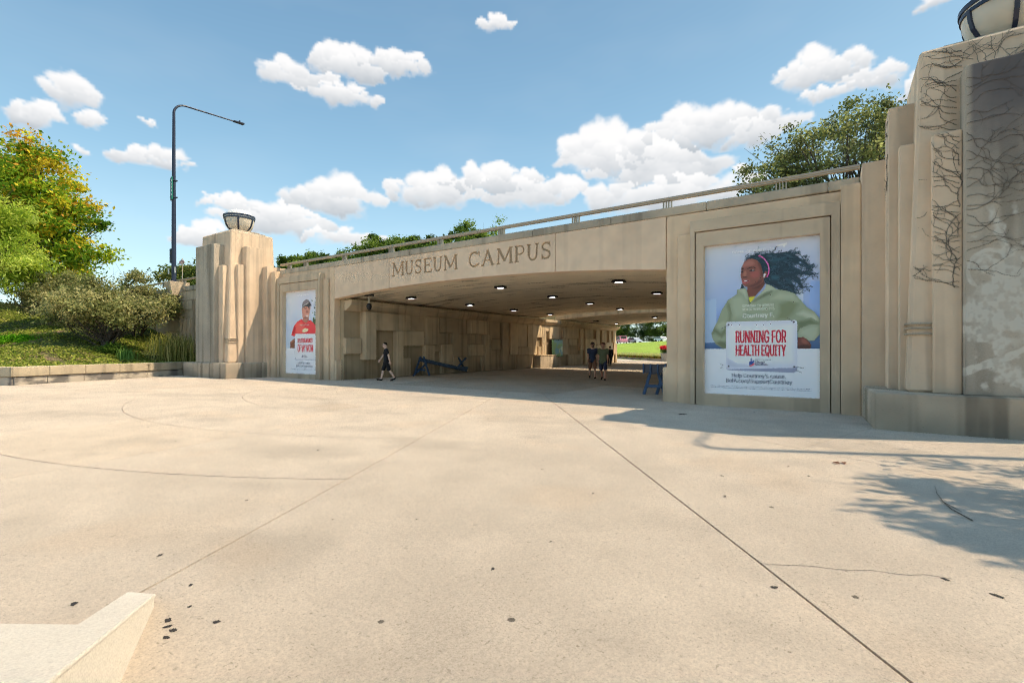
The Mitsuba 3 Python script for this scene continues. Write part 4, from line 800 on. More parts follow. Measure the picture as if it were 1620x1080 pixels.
PRINT_A = [
('backdrop',(176, 200, 238),[[0.012,2.595],[0.184,2.587],[0.184,2.624],[0.32,2.618],[0.322,1.407],[0.014,1.408]]),
('backdrop',(205, 214, 240),[[2.243,2.751],[2.389,2.743],[2.39,2.325],[2.244,2.372]]),
('backdrop',(150, 180, 235),[[2.551,2.943],[2.755,2.93],[2.757,1.981],[2.607,2.15],[2.517,2.32]]),
('hair',(24, 52, 68),[[1.021,3.554],[1.066,3.628],[1.155,3.684],[1.232,3.727],[1.321,3.74],[1.396,3.699],[1.472,3.727],[1.521,3.75],[1.621,3.721],[1.719,3.726],[1.817,3.711],[1.902,3.73],[1.999,3.722],[2.095,3.693],[2.166,3.653],[2.237,3.62],[2.296,3.567],[2.343,3.489],[2.414,3.47],[2.472,3.412],[2.518,3.328],[2.53,3.247],[2.507,3.215],[2.461,3.292],[2.379,3.352],[2.285,3.379],[2.202,3.406],[2.131,3.418],[2.179,3.34],[2.273,3.266],[2.368,3.205],[2.472,3.184],[2.577,3.137],[2.53,3.1],[2.414,3.114],[2.286,3.13],[2.25,3.105],[2.298,3.021],[2.357,2.883],[2.392,2.8],[2.374,2.74],[2.322,2.79],[2.274,2.887],[2.203,3.0],[2.132,3.072],[2.12,3.005],[2.168,2.894],[2.192,2.784],[2.216,2.674],[2.168,2.663],[2.109,2.72],[2.013,2.739],[1.988,2.877],[1.946,3.043],[1.977,2.823],[1.989,2.726],[1.892,2.759],[1.77,2.848],[1.622,2.925],[1.535,2.944],[1.498,3.071],[1.472,3.268],[1.422,3.466],[1.346,3.584],[1.219,3.637],[1.104,3.632]]),
('hair',(24, 50, 66),[[0.963,3.006],[1.002,2.933],[1.041,2.86],[0.964,2.807],[0.833,2.729],[0.846,2.771],[0.912,2.824],[0.944,2.894]]),
('hair',(40, 84, 100),[[1.621,3.562],[1.769,3.591],[1.939,3.604],[2.035,3.569],[1.891,3.526],[1.72,3.499]]),
('hair',(40, 84, 100),[[1.695,3.39],[1.818,3.422],[1.915,3.428],[1.842,3.365],[1.72,3.347]]),
('hair',(40, 84, 100),[[1.634,3.146],[1.794,3.163],[1.916,3.072],[1.819,3.024],[1.696,3.059]]),
('hair',(62, 92, 112),[[1.522,3.695],[1.67,3.689],[1.817,3.642],[1.769,3.625],[1.621,3.645]]),
('hair',(62, 92, 112),[[2.273,3.455],[2.355,3.435],[2.449,3.347],[2.414,3.336],[2.32,3.397]]),
('hair',(62, 92, 112),[[1.939,3.686],[2.059,3.662],[2.166,3.578],[2.083,3.599]]),
('hair',(62, 92, 112),[[2.036,3.037],[2.072,2.926],[2.108,2.815],[2.073,2.831],[2.042,2.928]]),
('hair',(170, 190, 225),[[1.946,3.057],[1.976,3.0],[1.988,2.904],[1.964,2.946]]),
('hair',(170, 190, 225),[[2.303,3.439],[2.338,3.443],[2.344,3.402],[2.314,3.397]]),
('hair',(170, 190, 225),[[2.132,3.004],[2.162,2.989],[2.168,2.934],[2.144,2.949]]),
('skin',(122, 70, 58),[[1.112,2.898],[1.498,3.071],[1.523,2.931],[1.448,2.81],[1.373,2.73],[1.297,2.636],[1.119,2.609],[1.093,2.758]]),
('skin',(92, 50, 44),[[1.182,2.894],[1.347,2.913],[1.498,3.044],[1.51,2.973],[1.373,2.842],[1.246,2.835]]),
('skin',(140, 84, 72),[[1.021,3.554],[1.104,3.625],[1.219,3.639],[1.346,3.577],[1.422,3.466],[1.46,3.324],[1.479,3.212],[1.498,3.085],[1.448,2.991],[1.36,2.926],[1.259,2.883],[1.157,2.875],[1.054,2.902],[0.989,2.962],[0.97,3.062],[0.944,3.163],[0.943,3.22],[0.956,3.304],[0.952,3.389]]),
('skin',(168, 108, 96),[[1.04,3.552],[1.143,3.601],[1.245,3.578],[1.27,3.492],[1.194,3.442],[1.092,3.45],[1.001,3.414],[0.988,3.486]]),
('skin',(164, 88, 80),[[1.194,3.287],[1.321,3.306],[1.41,3.244],[1.372,3.135],[1.246,3.115],[1.182,3.19]]),
('skin',(104, 58, 50),[[1.359,3.555],[1.435,3.438],[1.479,3.212],[1.498,3.085],[1.435,3.159],[1.41,3.328],[1.359,3.457]]),
('skin',(100, 56, 50),[[1.233,2.948],[1.36,3.024],[1.485,3.1],[1.448,2.991],[1.36,2.926],[1.259,2.883],[1.157,2.875],[1.067,2.901]]),
('skin',(168, 110, 92),[[1.027,3.313],[1.066,3.325],[1.086,3.238],[1.066,3.183],[1.021,3.172],[1.002,3.216]]),
('skin',(78, 40, 40),[[0.989,3.167],[1.054,3.17],[1.131,3.158],[1.086,3.14],[1.002,3.142]]),
('features',(40, 24, 28),[[1.105,3.385],[1.181,3.422],[1.271,3.408],[1.321,3.362],[1.232,3.39],[1.156,3.381],[1.111,3.357]]),
('features',(40, 24, 28),[[0.952,3.375],[0.982,3.408],[1.034,3.398],[1.014,3.378],[0.963,3.353]]),
('features',(52, 30, 34),[[1.15,3.326],[1.207,3.357],[1.271,3.338],[1.296,3.315],[1.233,3.292],[1.169,3.296]]),
('features',(190, 170, 170),[[1.226,3.334],[1.264,3.327],[1.252,3.309],[1.222,3.311]]),
('features',(48, 28, 32),[[0.947,3.312],[0.976,3.334],[1.021,3.321],[1.002,3.284],[0.956,3.283]]),
('features',(184, 92, 96),[[0.976,3.055],[1.041,3.1],[1.092,3.083],[1.176,3.057],[1.131,3.01],[1.054,2.979],[0.996,2.997]]),
('features',(70, 32, 36),[[0.996,3.053],[1.054,3.082],[1.156,3.053],[1.092,3.029],[1.022,3.028]]),
('features',(225, 215, 215),[[1.015,3.059],[1.06,3.074],[1.112,3.06],[1.08,3.041],[1.028,3.039]]),
('skin',(136, 76, 70),[[1.504,3.238],[1.547,3.276],[1.584,3.26],[1.587,3.177],[1.547,3.11],[1.504,3.085],[1.485,3.156]]),
('features',(225, 228, 235),[[1.507,3.21],[1.535,3.215],[1.547,3.186],[1.523,3.153],[1.513,3.112],[1.493,3.1],[1.488,3.155]]),
('headband',(232, 92, 178),[[1.359,3.688],[1.422,3.662],[1.497,3.593],[1.559,3.497],[1.597,3.398],[1.609,3.3],[1.597,3.19],[1.56,3.109],[1.585,3.11],[1.622,3.194],[1.634,3.306],[1.621,3.407],[1.584,3.509],[1.519,3.607],[1.444,3.679],[1.381,3.708]]),
('headband',(250, 150, 215),[[1.427,3.667],[1.502,3.598],[1.564,3.503],[1.602,3.403],[1.614,3.305],[1.624,3.31],[1.611,3.408],[1.574,3.507],[1.512,3.603],[1.437,3.671]]),
('yellow_tee',(222, 214, 62),[[1.119,2.609],[1.297,2.629],[1.234,2.526],[1.158,2.445],[1.132,2.531]]),
('sweatshirt',(172, 188, 144),[[0.851,2.833],[0.972,2.853],[1.061,2.875],[1.101,2.767],[1.141,2.59],[1.173,2.466],[1.252,2.541],[1.409,2.686],[1.526,2.81],[1.564,2.938],[1.68,2.875],[1.795,2.783],[2.021,2.729],[2.207,2.647],[2.317,2.495],[2.481,2.279],[2.625,2.171],[2.743,2.002],[2.751,1.609],[2.626,1.444],[2.519,1.436],[2.392,1.537],[2.275,1.521],[2.245,1.943],[0.606,1.952],[0.598,1.236],[0.461,1.263],[0.292,1.385],[0.22,1.543],[0.198,1.657],[0.27,1.837],[0.355,1.994],[0.459,2.283],[0.625,2.568],[0.851,2.714]]),
('sweatshirt',(196, 210, 172),[[1.564,2.929],[1.672,2.876],[1.776,2.784],[1.565,2.722],[1.37,2.601],[1.193,2.478],[1.331,2.634],[1.495,2.756]]),
('sweatshirt',(118, 134, 92),[[1.719,2.757],[1.526,2.694],[1.292,2.539],[1.193,2.447],[1.371,2.536],[1.642,2.662]]),
('sweatshirt',(196, 210, 172),[[0.859,2.833],[1.012,2.86],[1.061,2.804],[1.101,2.548],[1.033,2.639],[0.972,2.752]]),
('sweatshirt',(142, 158, 112),[[0.605,2.524],[0.696,2.432],[0.729,2.208],[0.696,1.964],[0.626,1.965],[0.647,2.21],[0.597,2.391]]),
('sweatshirt',(188, 203, 162),[[0.728,2.608],[0.973,2.641],[1.073,2.417],[0.973,2.112],[0.811,2.116],[0.737,2.341]]),
('sweatshirt',(146, 160, 108),[[1.871,2.386],[2.096,2.484],[2.281,2.371],[2.171,2.164],[2.022,1.998],[1.796,2.004],[1.872,2.173]]),
('sweatshirt',(192, 206, 166),[[1.871,2.685],[2.17,2.62],[2.281,2.455],[2.096,2.505],[1.871,2.514],[1.642,2.524]]),
('sweatshirt',(206, 216, 182),[[2.391,2.199],[2.643,2.087],[2.732,1.94],[2.536,1.986],[2.391,2.073],[2.245,2.119]]),
('sweatshirt',(128, 144, 98),[[2.263,1.93],[2.391,1.948],[2.554,1.986],[2.715,1.858],[2.5,1.841],[2.355,1.739],[2.275,1.656]]),
('sweatshirt',(196, 208, 172),[[2.355,1.718],[2.572,1.798],[2.732,1.795],[2.722,1.618],[2.609,1.465],[2.53,1.453],[2.428,1.549],[2.319,1.592]]),
('sweatshirt',(132, 148, 100),[[0.27,1.815],[0.439,1.677],[0.589,1.854],[0.589,1.675],[0.46,1.533],[0.292,1.679],[0.211,1.634]]),
('sweatshirt',(190, 204, 164),[[0.355,1.903],[0.501,1.99],[0.589,1.944],[0.481,1.766],[0.355,1.813]]),
('sweatshirt',(120, 136, 92),[[0.313,1.407],[0.439,1.452],[0.598,1.407],[0.598,1.236],[0.461,1.263]]),
('sweatshirt',(96, 112, 74),[[1.141,2.59],[1.173,2.466],[1.157,2.392],[1.133,2.481]]),
('fist',(112, 62, 54),[[2.275,1.521],[2.392,1.537],[2.472,1.478],[2.53,1.403],[2.566,1.336],[2.545,1.244],[2.268,1.243]]),
('fist',(146, 86, 74),[[2.356,1.508],[2.447,1.47],[2.508,1.386],[2.447,1.353],[2.356,1.403]]),
('fist',(72, 38, 36),[[2.276,1.311],[2.392,1.336],[2.552,1.311],[2.545,1.244],[2.268,1.243]]),
('white_panel',(226, 232, 250),[[0.005,1.234],[2.755,1.245],[2.747,-0.004],[0.007,-0.01]]),
('sign_shadow',(150, 156, 182),[[0.582,0.78],[2.266,0.835],[2.255,0.679],[2.192,0.626],[0.628,0.655],[0.574,0.699]]),
('held_sign',(214, 217, 232),[[2.208,1.967],[2.234,1.959],[2.253,1.937],[2.26,1.908],[2.262,0.813],[2.255,0.783],[2.236,0.761],[2.211,0.752],[0.632,0.683],[0.603,0.69],[0.582,0.712],[0.574,0.744],[0.572,1.908],[0.58,1.939],[0.601,1.962],[0.63,1.971]]),
('held_sign',(228, 231, 242),[[2.12,1.857],[2.145,1.849],[2.165,1.827],[2.172,1.798],[2.173,0.944],[2.166,0.915],[2.147,0.892],[2.122,0.883],[0.69,0.829],[0.661,0.836],[0.64,0.858],[0.632,0.889],[0.631,1.792],[0.638,1.823],[0.659,1.846],[0.688,1.855]]),
('held_sign',(196, 200, 218),[[0.607,0.959],[0.854,0.807],[1.334,0.773],[0.607,0.744]]),
('grommets',(48, 50, 66),[[0.664,1.888],[0.656,1.87],[0.639,1.862],[0.621,1.87],[0.614,1.889],[0.621,1.908],[0.639,1.916],[0.656,1.908]]),
('grommets',(48, 50, 66),[[2.204,1.918],[2.198,1.9],[2.182,1.893],[2.167,1.901],[2.16,1.919],[2.167,1.937],[2.182,1.944],[2.198,1.936]]),
('grommets',(48, 50, 66),[[0.665,0.759],[0.658,0.74],[0.64,0.732],[0.623,0.739],[0.616,0.758],[0.623,0.777],[0.64,0.785],[0.658,0.778]]),
('grommets',(48, 50, 66),[[2.214,0.779],[2.208,0.761],[2.192,0.753],[2.177,0.76],[2.17,0.778],[2.176,0.796],[2.192,0.804],[2.208,0.797]]),
('grommets',(60, 62, 80),[[0.636,1.895],[0.457,1.795],[0.463,1.783],[0.642,1.883]]),
('grommets',(60, 62, 80),[[2.186,1.924],[2.044,2.037],[2.038,2.026],[2.179,1.913]]),
('grommets',(60, 62, 80),[[2.191,0.772],[2.4,0.743],[2.402,0.756],[2.193,0.785]]),
('grommets',(60, 62, 80),[[2.227,0.689],[2.363,0.625],[2.367,0.637],[2.232,0.701]]),
('grommets',(60, 62, 80),[[0.438,0.806],[0.497,0.785],[0.501,0.798],[0.443,0.82]]),
('grommets',(60, 62, 80),[[0.434,0.707],[0.493,0.726],[0.489,0.74],[0.43,0.72]]),
('logo',(40, 70, 150),[[1.148,0.8],[1.152,0.901],[1.184,0.915],[1.192,0.985],[1.211,0.989],[1.216,0.915],[1.239,0.898],[1.243,0.942],[1.271,0.942],[1.271,0.872],[1.216,0.827]]),
('logo',(214, 40, 70),[[1.144,0.778],[1.216,0.823],[1.275,0.868],[1.275,0.824],[1.216,0.779],[1.168,0.765]]),
('flag',(248, 250, 255),[[1.777,3.88],[1.838,3.938],[2.041,3.957],[2.011,3.926],[1.861,3.91]]),
('flag',(248, 250, 255),[[1.815,3.885],[1.891,3.937],[2.018,3.916],[1.981,3.886],[1.898,3.907]]),
('flag',(248, 250, 255),[[1.853,3.89],[1.944,3.936],[1.996,3.876],[1.951,3.846],[1.936,3.903]]),
]
PRINT_B = [
('tall_grass',(70, 92, 60),[[2.254,2.751],[2.458,2.624],[2.744,2.495],[2.744,1.938],[2.254,1.948]]),
('tall_grass',(66, 92, 72),[[2.21,3.504],[2.157,3.554],[2.144,3.603],[2.218,3.551],[2.251,3.501]]),
('tall_grass',(66, 92, 72),[[2.372,3.147],[2.382,3.188],[2.433,3.227],[2.443,3.185],[2.412,3.145]]),
('tall_grass',(60, 110, 90),[[2.667,3.421],[2.637,3.471],[2.647,3.518],[2.697,3.468],[2.707,3.419]]),
('tall_grass',(52, 66, 88),[[2.676,3.404],[2.673,3.443],[2.71,3.48],[2.733,3.44],[2.716,3.401]]),
('tall_grass',(60, 100, 62),[[2.414,2.827],[2.396,2.858],[2.418,2.888],[2.457,2.856],[2.454,2.825]]),
('tall_grass',(60, 100, 62),[[2.513,2.627],[2.512,2.663],[2.552,2.697],[2.573,2.661],[2.553,2.626]]),
('tall_grass',(60, 110, 90),[[2.601,2.963],[2.584,3.014],[2.607,3.063],[2.645,3.011],[2.642,2.961]]),
('tall_grass',(60, 110, 90),[[2.627,3.648],[2.614,3.704],[2.642,3.758],[2.675,3.701],[2.667,3.646]]),
('tall_grass',(90, 140, 60),[[2.243,2.927],[2.215,2.965],[2.228,3.002],[2.276,2.963],[2.283,2.925]]),
('tall_grass',(90, 140, 60),[[2.558,2.847],[2.521,2.893],[2.524,2.937],[2.581,2.891],[2.599,2.846]]),
('tall_grass',(98, 130, 84),[[2.612,3.567],[2.615,3.625],[2.658,3.681],[2.675,3.622],[2.653,3.565]]),
('tall_grass',(120, 160, 80),[[2.579,2.8],[2.544,2.829],[2.548,2.857],[2.604,2.827],[2.619,2.798]]),
('tall_grass',(52, 66, 88),[[2.322,3.179],[2.335,3.233],[2.389,3.284],[2.396,3.23],[2.363,3.177]]),
('tall_grass',(60, 100, 62),[[2.452,2.909],[2.434,2.941],[2.456,2.971],[2.495,2.938],[2.493,2.907]]),
('tall_grass',(98, 130, 84),[[2.476,2.953],[2.471,3.003],[2.507,3.052],[2.532,3.001],[2.516,2.951]]),
('tall_grass',(52, 66, 88),[[2.426,3.631],[2.44,3.672],[2.495,3.711],[2.501,3.669],[2.467,3.629]]),
('tall_grass',(52, 66, 88),[[2.555,3.298],[2.536,3.34],[2.558,3.38],[2.597,3.337],[2.596,3.296]]),
('tall_grass',(66, 92, 72),[[2.349,3.193],[2.366,3.221],[2.423,3.247],[2.427,3.218],[2.39,3.191]]),
('tall_grass',(60, 100, 62),[[2.462,2.861],[2.48,2.917],[2.539,2.97],[2.541,2.914],[2.502,2.86]]),
('tall_grass',(60, 110, 90),[[2.596,3.463],[2.565,3.507],[2.574,3.549],[2.626,3.504],[2.637,3.461]]),
('tall_grass',(98, 130, 84),[[2.466,3.39],[2.419,3.435],[2.412,3.479],[2.48,3.432],[2.507,3.388]]),
('tall_grass',(66, 92, 72),[[2.435,3.284],[2.395,3.332],[2.396,3.379],[2.456,3.329],[2.476,3.282]]),
('tall_grass',(66, 92, 72),[[2.655,3.472],[2.633,3.507],[2.653,3.539],[2.694,3.504],[2.695,3.47]]),
('tall_grass',(60, 100, 62),[[2.448,2.622],[2.432,2.657],[2.457,2.689],[2.493,2.654],[2.489,2.621]]),
('tall_grass',(90, 140, 60),[[2.517,2.685],[2.465,2.741],[2.453,2.796],[2.526,2.739],[2.557,2.683]]),
('tall_grass',(90, 140, 60),[[2.569,2.617],[2.516,2.658],[2.503,2.696],[2.576,2.655],[2.609,2.616]]),
('tall_grass',(60, 110, 90),[[2.518,3.279],[2.493,3.317],[2.509,3.353],[2.553,3.314],[2.558,3.277]]),
('tall_grass',(66, 92, 72),[[2.568,3.165],[2.522,3.216],[2.516,3.266],[2.583,3.214],[2.608,3.163]]),
('tall_grass',(90, 140, 60),[[2.399,2.704],[2.431,2.743],[2.504,2.78],[2.492,2.74],[2.44,2.702]]),
('tall_grass',(60, 100, 62),[[2.345,2.835],[2.352,2.884],[2.399,2.932],[2.413,2.882],[2.386,2.833]]),
('tall_grass',(90, 140, 60),[[2.626,2.93],[2.631,2.975],[2.677,3.018],[2.691,2.972],[2.666,2.928]]),
('tall_grass',(66, 92, 72),[[2.518,3.019],[2.459,3.067],[2.441,3.113],[2.52,3.064],[2.558,3.017]]),
('tall_grass',(60, 100, 62),[[2.448,2.721],[2.452,2.769],[2.497,2.816],[2.513,2.767],[2.489,2.719]]),
('tall_grass',(90, 140, 60),[[2.353,2.897],[2.367,2.925],[2.422,2.952],[2.428,2.923],[2.394,2.895]]),
('tall_grass',(60, 110, 90),[[2.67,3.605],[2.654,3.639],[2.677,3.671],[2.714,3.636],[2.711,3.603]]),
('tall_grass',(66, 92, 72),[[2.367,2.97],[2.368,3.004],[2.41,3.037],[2.429,3.002],[2.408,2.968]]),
('tall_grass',(98, 130, 84),[[2.545,3.765],[2.527,3.82],[2.551,3.872],[2.588,3.816],[2.585,3.762]]),
('tall_grass',(90, 140, 60),[[2.313,2.689],[2.306,2.726],[2.34,2.761],[2.367,2.724],[2.354,2.688]]),
('red_shirt',(226, 58, 66),[[1.351,2.692],[1.492,2.575],[1.702,2.487],[1.91,2.602],[2.048,2.618],[2.254,2.51],[2.458,2.364],[2.559,2.181],[2.593,2.021],[2.593,1.801],[2.458,1.783],[0.887,1.81],[0.488,1.9],[0.561,2.086],[0.707,2.352],[0.959,2.551]]),
('red_shirt',(238, 96, 88),[[0.923,2.449],[1.209,2.523],[1.527,2.411],[1.527,2.003],[0.959,2.015],[0.851,2.224]]),
('red_shirt',(190, 36, 52),[[0.598,2.064],[0.743,2.392],[0.833,2.266],[0.761,2.019],[0.579,1.919]]),
('face',(176, 112, 96),[[1.404,2.905],[1.945,2.884],[1.928,2.622],[1.772,2.485],[1.597,2.511],[1.457,2.597]]),
('face',(206, 142, 124),[[1.369,3.193],[1.492,3.289],[1.841,3.293],[2.083,3.262],[2.014,3.043],[1.979,2.883],[1.928,2.763],[1.806,2.676],[1.597,2.673],[1.439,2.801],[1.386,2.987]]),
('face',(150, 96, 84),[[1.667,2.793],[1.91,2.784],[1.806,2.676],[1.615,2.673],[1.527,2.737]]),
('face',(120, 76, 70),[[1.562,3.245],[1.772,3.215],[1.772,3.175],[1.562,3.194]]),
('face',(120, 76, 70),[[1.876,3.231],[2.031,3.224],[2.014,3.174],[1.876,3.18]]),
('face',(235, 225, 220),[[1.685,2.853],[1.91,2.855],[1.859,2.786],[1.72,2.791]]),
('face',(168, 100, 90),[[1.754,3.135],[1.876,3.049],[1.91,2.966],[1.702,2.975]]),
('grey_cap',(118, 112, 120),[[1.369,3.254],[1.404,3.395],[1.492,3.534],[1.702,3.635],[1.91,3.593],[2.048,3.465],[2.151,3.279],[1.979,3.327],[1.772,3.357],[1.527,3.328],[1.422,3.282]]),
('grey_cap',(44, 42, 50),[[1.527,3.328],[1.772,3.378],[2.014,3.467],[2.134,3.36],[2.158,3.268],[2.048,3.304],[1.91,3.229],[1.702,3.3],[1.457,3.25],[1.386,3.212]]),
('grey_cap',(205, 195, 190),[[1.492,3.34],[1.702,3.401],[1.876,3.464],[1.893,3.443],[1.72,3.37],[1.51,3.309]]),
('arms',(120, 78, 62),[[0.39,1.566],[0.783,1.742],[0.783,1.253],[0.382,1.261]]),
('arms',(170, 110, 86),[[0.409,1.576],[0.69,1.701],[0.727,1.647],[0.503,1.5]]),
('arms',(96, 58, 60),[[2.491,1.911],[2.567,1.847],[2.647,1.518],[2.629,1.251],[2.498,1.252]]),
('arms',(60, 66, 40),[[2.629,1.867],[2.767,1.885],[2.767,1.25],[2.622,1.251]]),
('shirt_print',(235, 215, 180),[[1.422,2.169],[1.632,2.245],[1.91,2.177],[1.841,2.078],[1.562,2.023],[1.422,2.046]]),
('white_panel',(222, 228, 250),[[0.002,1.255],[2.75,1.238],[2.75,0.0],[0.002,0.0]]),
('sign_shadow',(160, 164, 190),[[2.407,1.892],[2.445,1.885],[2.474,1.868],[2.484,1.845],[2.484,0.725],[2.474,0.703],[2.445,0.686],[2.407,0.68],[0.865,0.672],[0.824,0.678],[0.794,0.695],[0.783,0.718],[0.783,1.876],[0.794,1.899],[0.824,1.916],[0.865,1.921]]),
('held_sign',(224, 226, 238),[[2.421,1.943],[2.459,1.936],[2.487,1.919],[2.498,1.896],[2.498,0.763],[2.487,0.74],[2.459,0.723],[2.421,0.717],[0.876,0.71],[0.835,0.716],[0.805,0.733],[0.794,0.757],[0.794,1.929],[0.805,1.952],[0.835,1.969],[0.876,1.974]]),
('grommets',(60, 62, 80),[[0.88,1.932],[0.87,1.918],[0.846,1.913],[0.823,1.919],[0.813,1.933],[0.823,1.946],[0.846,1.951],[0.87,1.945]]),
('grommets',(60, 62, 80),[[2.466,1.915],[2.457,1.902],[2.435,1.897],[2.413,1.903],[2.404,1.916],[2.413,1.929],[2.435,1.934],[2.457,1.928]]),
('grommets',(60, 62, 80),[[0.88,0.757],[0.87,0.743],[0.846,0.738],[0.823,0.743],[0.813,0.757],[0.823,0.77],[0.846,0.776],[0.87,0.771]]),
('grommets',(60, 62, 80),[[2.473,0.762],[2.464,0.749],[2.442,0.744],[2.42,0.749],[2.411,0.762],[2.42,0.775],[2.442,0.781],[2.464,0.776]]),
('logo',(40, 50, 120),[[1.36,0.797],[1.382,0.881],[1.444,0.933],[1.491,0.902],[1.491,0.839],[1.433,0.807]]),
]
# ------------------------------------------------------------------ posters
PW, PH = 2.75, 4.08
def text_flat(s, x0, x1, zb, h, y, bold=False):
    m = meshkit.text_mesh(s, 1.0, 0.002, False); v = m.vertices.copy()
    a, b = v[:, 0].min(), v[:, 0].max()
    out = np.stack([x0 + (v[:, 0] - a) / (b - a) * (x1 - x0), y - v[:, 2] * 0.5, zb + v[:, 1] * h], 1)
    m = trimesh.Trimesh(out, m.faces, process=False)
    if bold:                                                   # heavier stems for the condensed headline
        w = 0.0095 if h > 0.15 else 0.003; return join([trimesh.Trimesh(out + [dx, -0.0004 * k, 0], m.faces, process=False) for k, dx in enumerate((-w, 0, w))])
    return m
def poster(x0, z0, y, shapes, texts, fine, sky_top, sky_mid, sky_low, label):
    t = thing('poster', label, 'poster')
    # printed sheet with its sky-to-water gradient
    nu, nv = 14, 40; U, V = np.meshgrid(np.linspace(0, PW, nu), np.linspace(0, PH, nv))
    v = np.stack([x0 + U.ravel(), np.full(U.size, y), z0 + V.ravel()], 1)
    k = np.arange(nu * nv).reshape(nv, nu); q = np.stack([k[:-1, :-1], k[:-1, 1:], k[1:, 1:], k[1:, :-1]], -1).reshape(-1, 4)
    hgt = (V.ravel() / PH)[:, None]
    blot = (meshkit.fbm(np.stack([U.ravel() * 1.1, V.ravel() * 1.4, U.ravel() * 0], -1), 3, 5) - 0.5)[:, None] * 0.16
    c = np.where(hgt > 0.55, lin(sky_mid) + (lin(sky_top) - lin(sky_mid)) * (hgt - 0.55) / 0.45, lin(sky_low) + (lin(sky_mid) - lin(sky_low)) * np.clip((hgt - 0.30) / 0.25, 0, 1)) * (1 + blot)
    key = fresh(t + '__sheet'); scene[key] = mikit.ply((v, q), 'mat_print', color=np.clip(c, 0, 0.9), smooth=True)
    groups = {}
    SOLO = {'backdrop': 'building', 'arms': 'arm', 'grommets': 'grommet', 'flag': 'flag_stripe', 'features': 'feature', 'logo': 'logo'}
    for i, (g_, col, pts) in enumerate(shapes): groups.setdefault((SOLO[g_], i) if g_ in SOLO else (g_, 0), []).append((i, col, pts))
    for (g_, _), L in groups.items():
        vs, fs, cs, n = [], [], [], 0
        for i, col, pts in L:
            pg = Polygon(pts).buffer(0)
            if g_ in ('hair', 'sweatshirt', 'skin', 'red_shirt', 'face', 'fist') and len(pts) > 4: pg = pg.buffer(0.012).buffer(-0.022).buffer(0.010)
            pg = pg.intersection(sbox(0.002, 0.002, PW - 0.002, PH - 0.002))
            if pg.is_empty: continue
            soft = g_ in ('hair', 'sweatshirt', 'skin', 'red_shirt', 'face', 'fist', 'held_sign') and len(cs) > 0 and pg.intersection(first).area > 0.85 * pg.area
            d_ = min(0.05, 0.16 * math.sqrt(pg.area))
            for q_, (gr, w_) in enumerate(((d_, .25), (d_ * .5, .45), (0.0, .65), (-d_ * .45, .85), (-d_ * .9, 1.0)) if soft else ((0.0, 1.0),)):   # printed tones run into each other
                if not soft: under = col
                pq = pg.buffer(gr)
                if soft: pq = pq.intersection(first)
                else: first = pg if len(cs) == 0 else first.union(pg)
                if pq.is_empty or pq.area < 1e-5: continue
                m = flat(pq, y - 0.0010 - 0.00008 * i - 0.000015 * q_, x0, z0)
                vs.append(m.vertices); fs.append(m.faces + n); n += len(m.vertices); cs.append(np.tile(lin(col) * w_ + lin(under) * (1 - w_), (len(m.vertices), 1)))
        key = fresh(t + '__' + g_); scene[key] = mikit.ply((np.vstack(vs), np.vstack(fs)), 'mat_print', color=np.vstack(cs))
        if g_ in ('tall_grass', 'curls'): labels[key] = {'kind': 'stuff'}
    yt = y - 0.0010 - 0.00008 * len(shapes) - 0.0008
    for s, u0, u1, vb, h, col, bold in texts:
        painted('lettering', text_flat(s, x0 + u0, x0 + u1, z0 + vb, h, yt, bold), lin(col), t + '__held_sign' if 0.75 < vb < 1.8 else t, 'mat_print')
    rg = np.random.default_rng(len(shapes)); ms = []
    for (u0, u1, vb) in fine:
        u = u0
        while u < u1:
            w = rg.uniform(0.03, 0.11); ms.append(flat(sbox(u, vb, min(u + w, u1), vb + 0.012), yt, x0, z0)); u += w + 0.018
    painted('fine_print', join(ms), lin((120, 130, 160)), t, 'mat_print', kind='stuff')
_rg = np.random.default_rng(17)
_hi = next(i for i, q in enumerate(PRINT_A) if q[0] == 'hair'); _ring = LineString(PRINT_A[_hi][2] + PRINT_A[_hi][2][:1]); _hp = Polygon(PRINT_A[_hi][2]).buffer(0)
_curls = []
for _ in range(230):                                            # loose curls round the edge of the hair
    p = _ring.interpolate(_rg.uniform(0, _ring.length)); x, y = p.x, p.y
    if x < 1.05 or (x < 1.5 and y < 2.9): continue
    a = math.atan2(y - 3.25, x - 1.2) * 0.5 + _rg.normal() * 0.5 - 0.15; pts = [(x, y)]; ph = _rg.uniform(0, 6)
    for k in range(int(_rg.integers(5, 13))):
        b = a + 0.95 * math.sin(ph + k * 1.15); x += 0.022 * math.cos(b); y += 0.022 * math.sin(b); pts.append((x, y))
    g_ = LineString(pts).buffer(_rg.uniform(0.004, 0.010))
    _curls.append(('curls', [(24, 52, 68), (34, 62, 78), (50, 80, 98)][int(_rg.integers(3))], list(g_.exterior.coords)))
for _ in range(150):                                            # and highlights inside it
    x, y = _rg.uniform(1.2, 2.1), _rg.uniform(2.7, 3.75)
    if not _hp.buffer(-0.02).contains(Point(x, y)): continue
    a = math.atan2(y - 3.25, x - 1.2) * 0.5 + _rg.normal() * 0.4 - 0.2; pts = [(x, y)]; ph = _rg.uniform(0, 6)
    for k in range(8): b = a + 0.9 * math.sin(ph + k * 1.1); x += 0.022 * math.cos(b); y += 0.022 * math.sin(b); pts.append((x, y))
    _curls.append(('curls', [(44, 80, 98), (62, 96, 116), (14, 36, 50)][int(_rg.integers(3))], list(LineString(pts).buffer(0.006).exterior.coords)))
_nh = _hi + sum(q[0] == 'hair' for q in PRINT_A)
PRINT_A = PRINT_A[:_nh] + _curls + PRINT_A[_nh:]
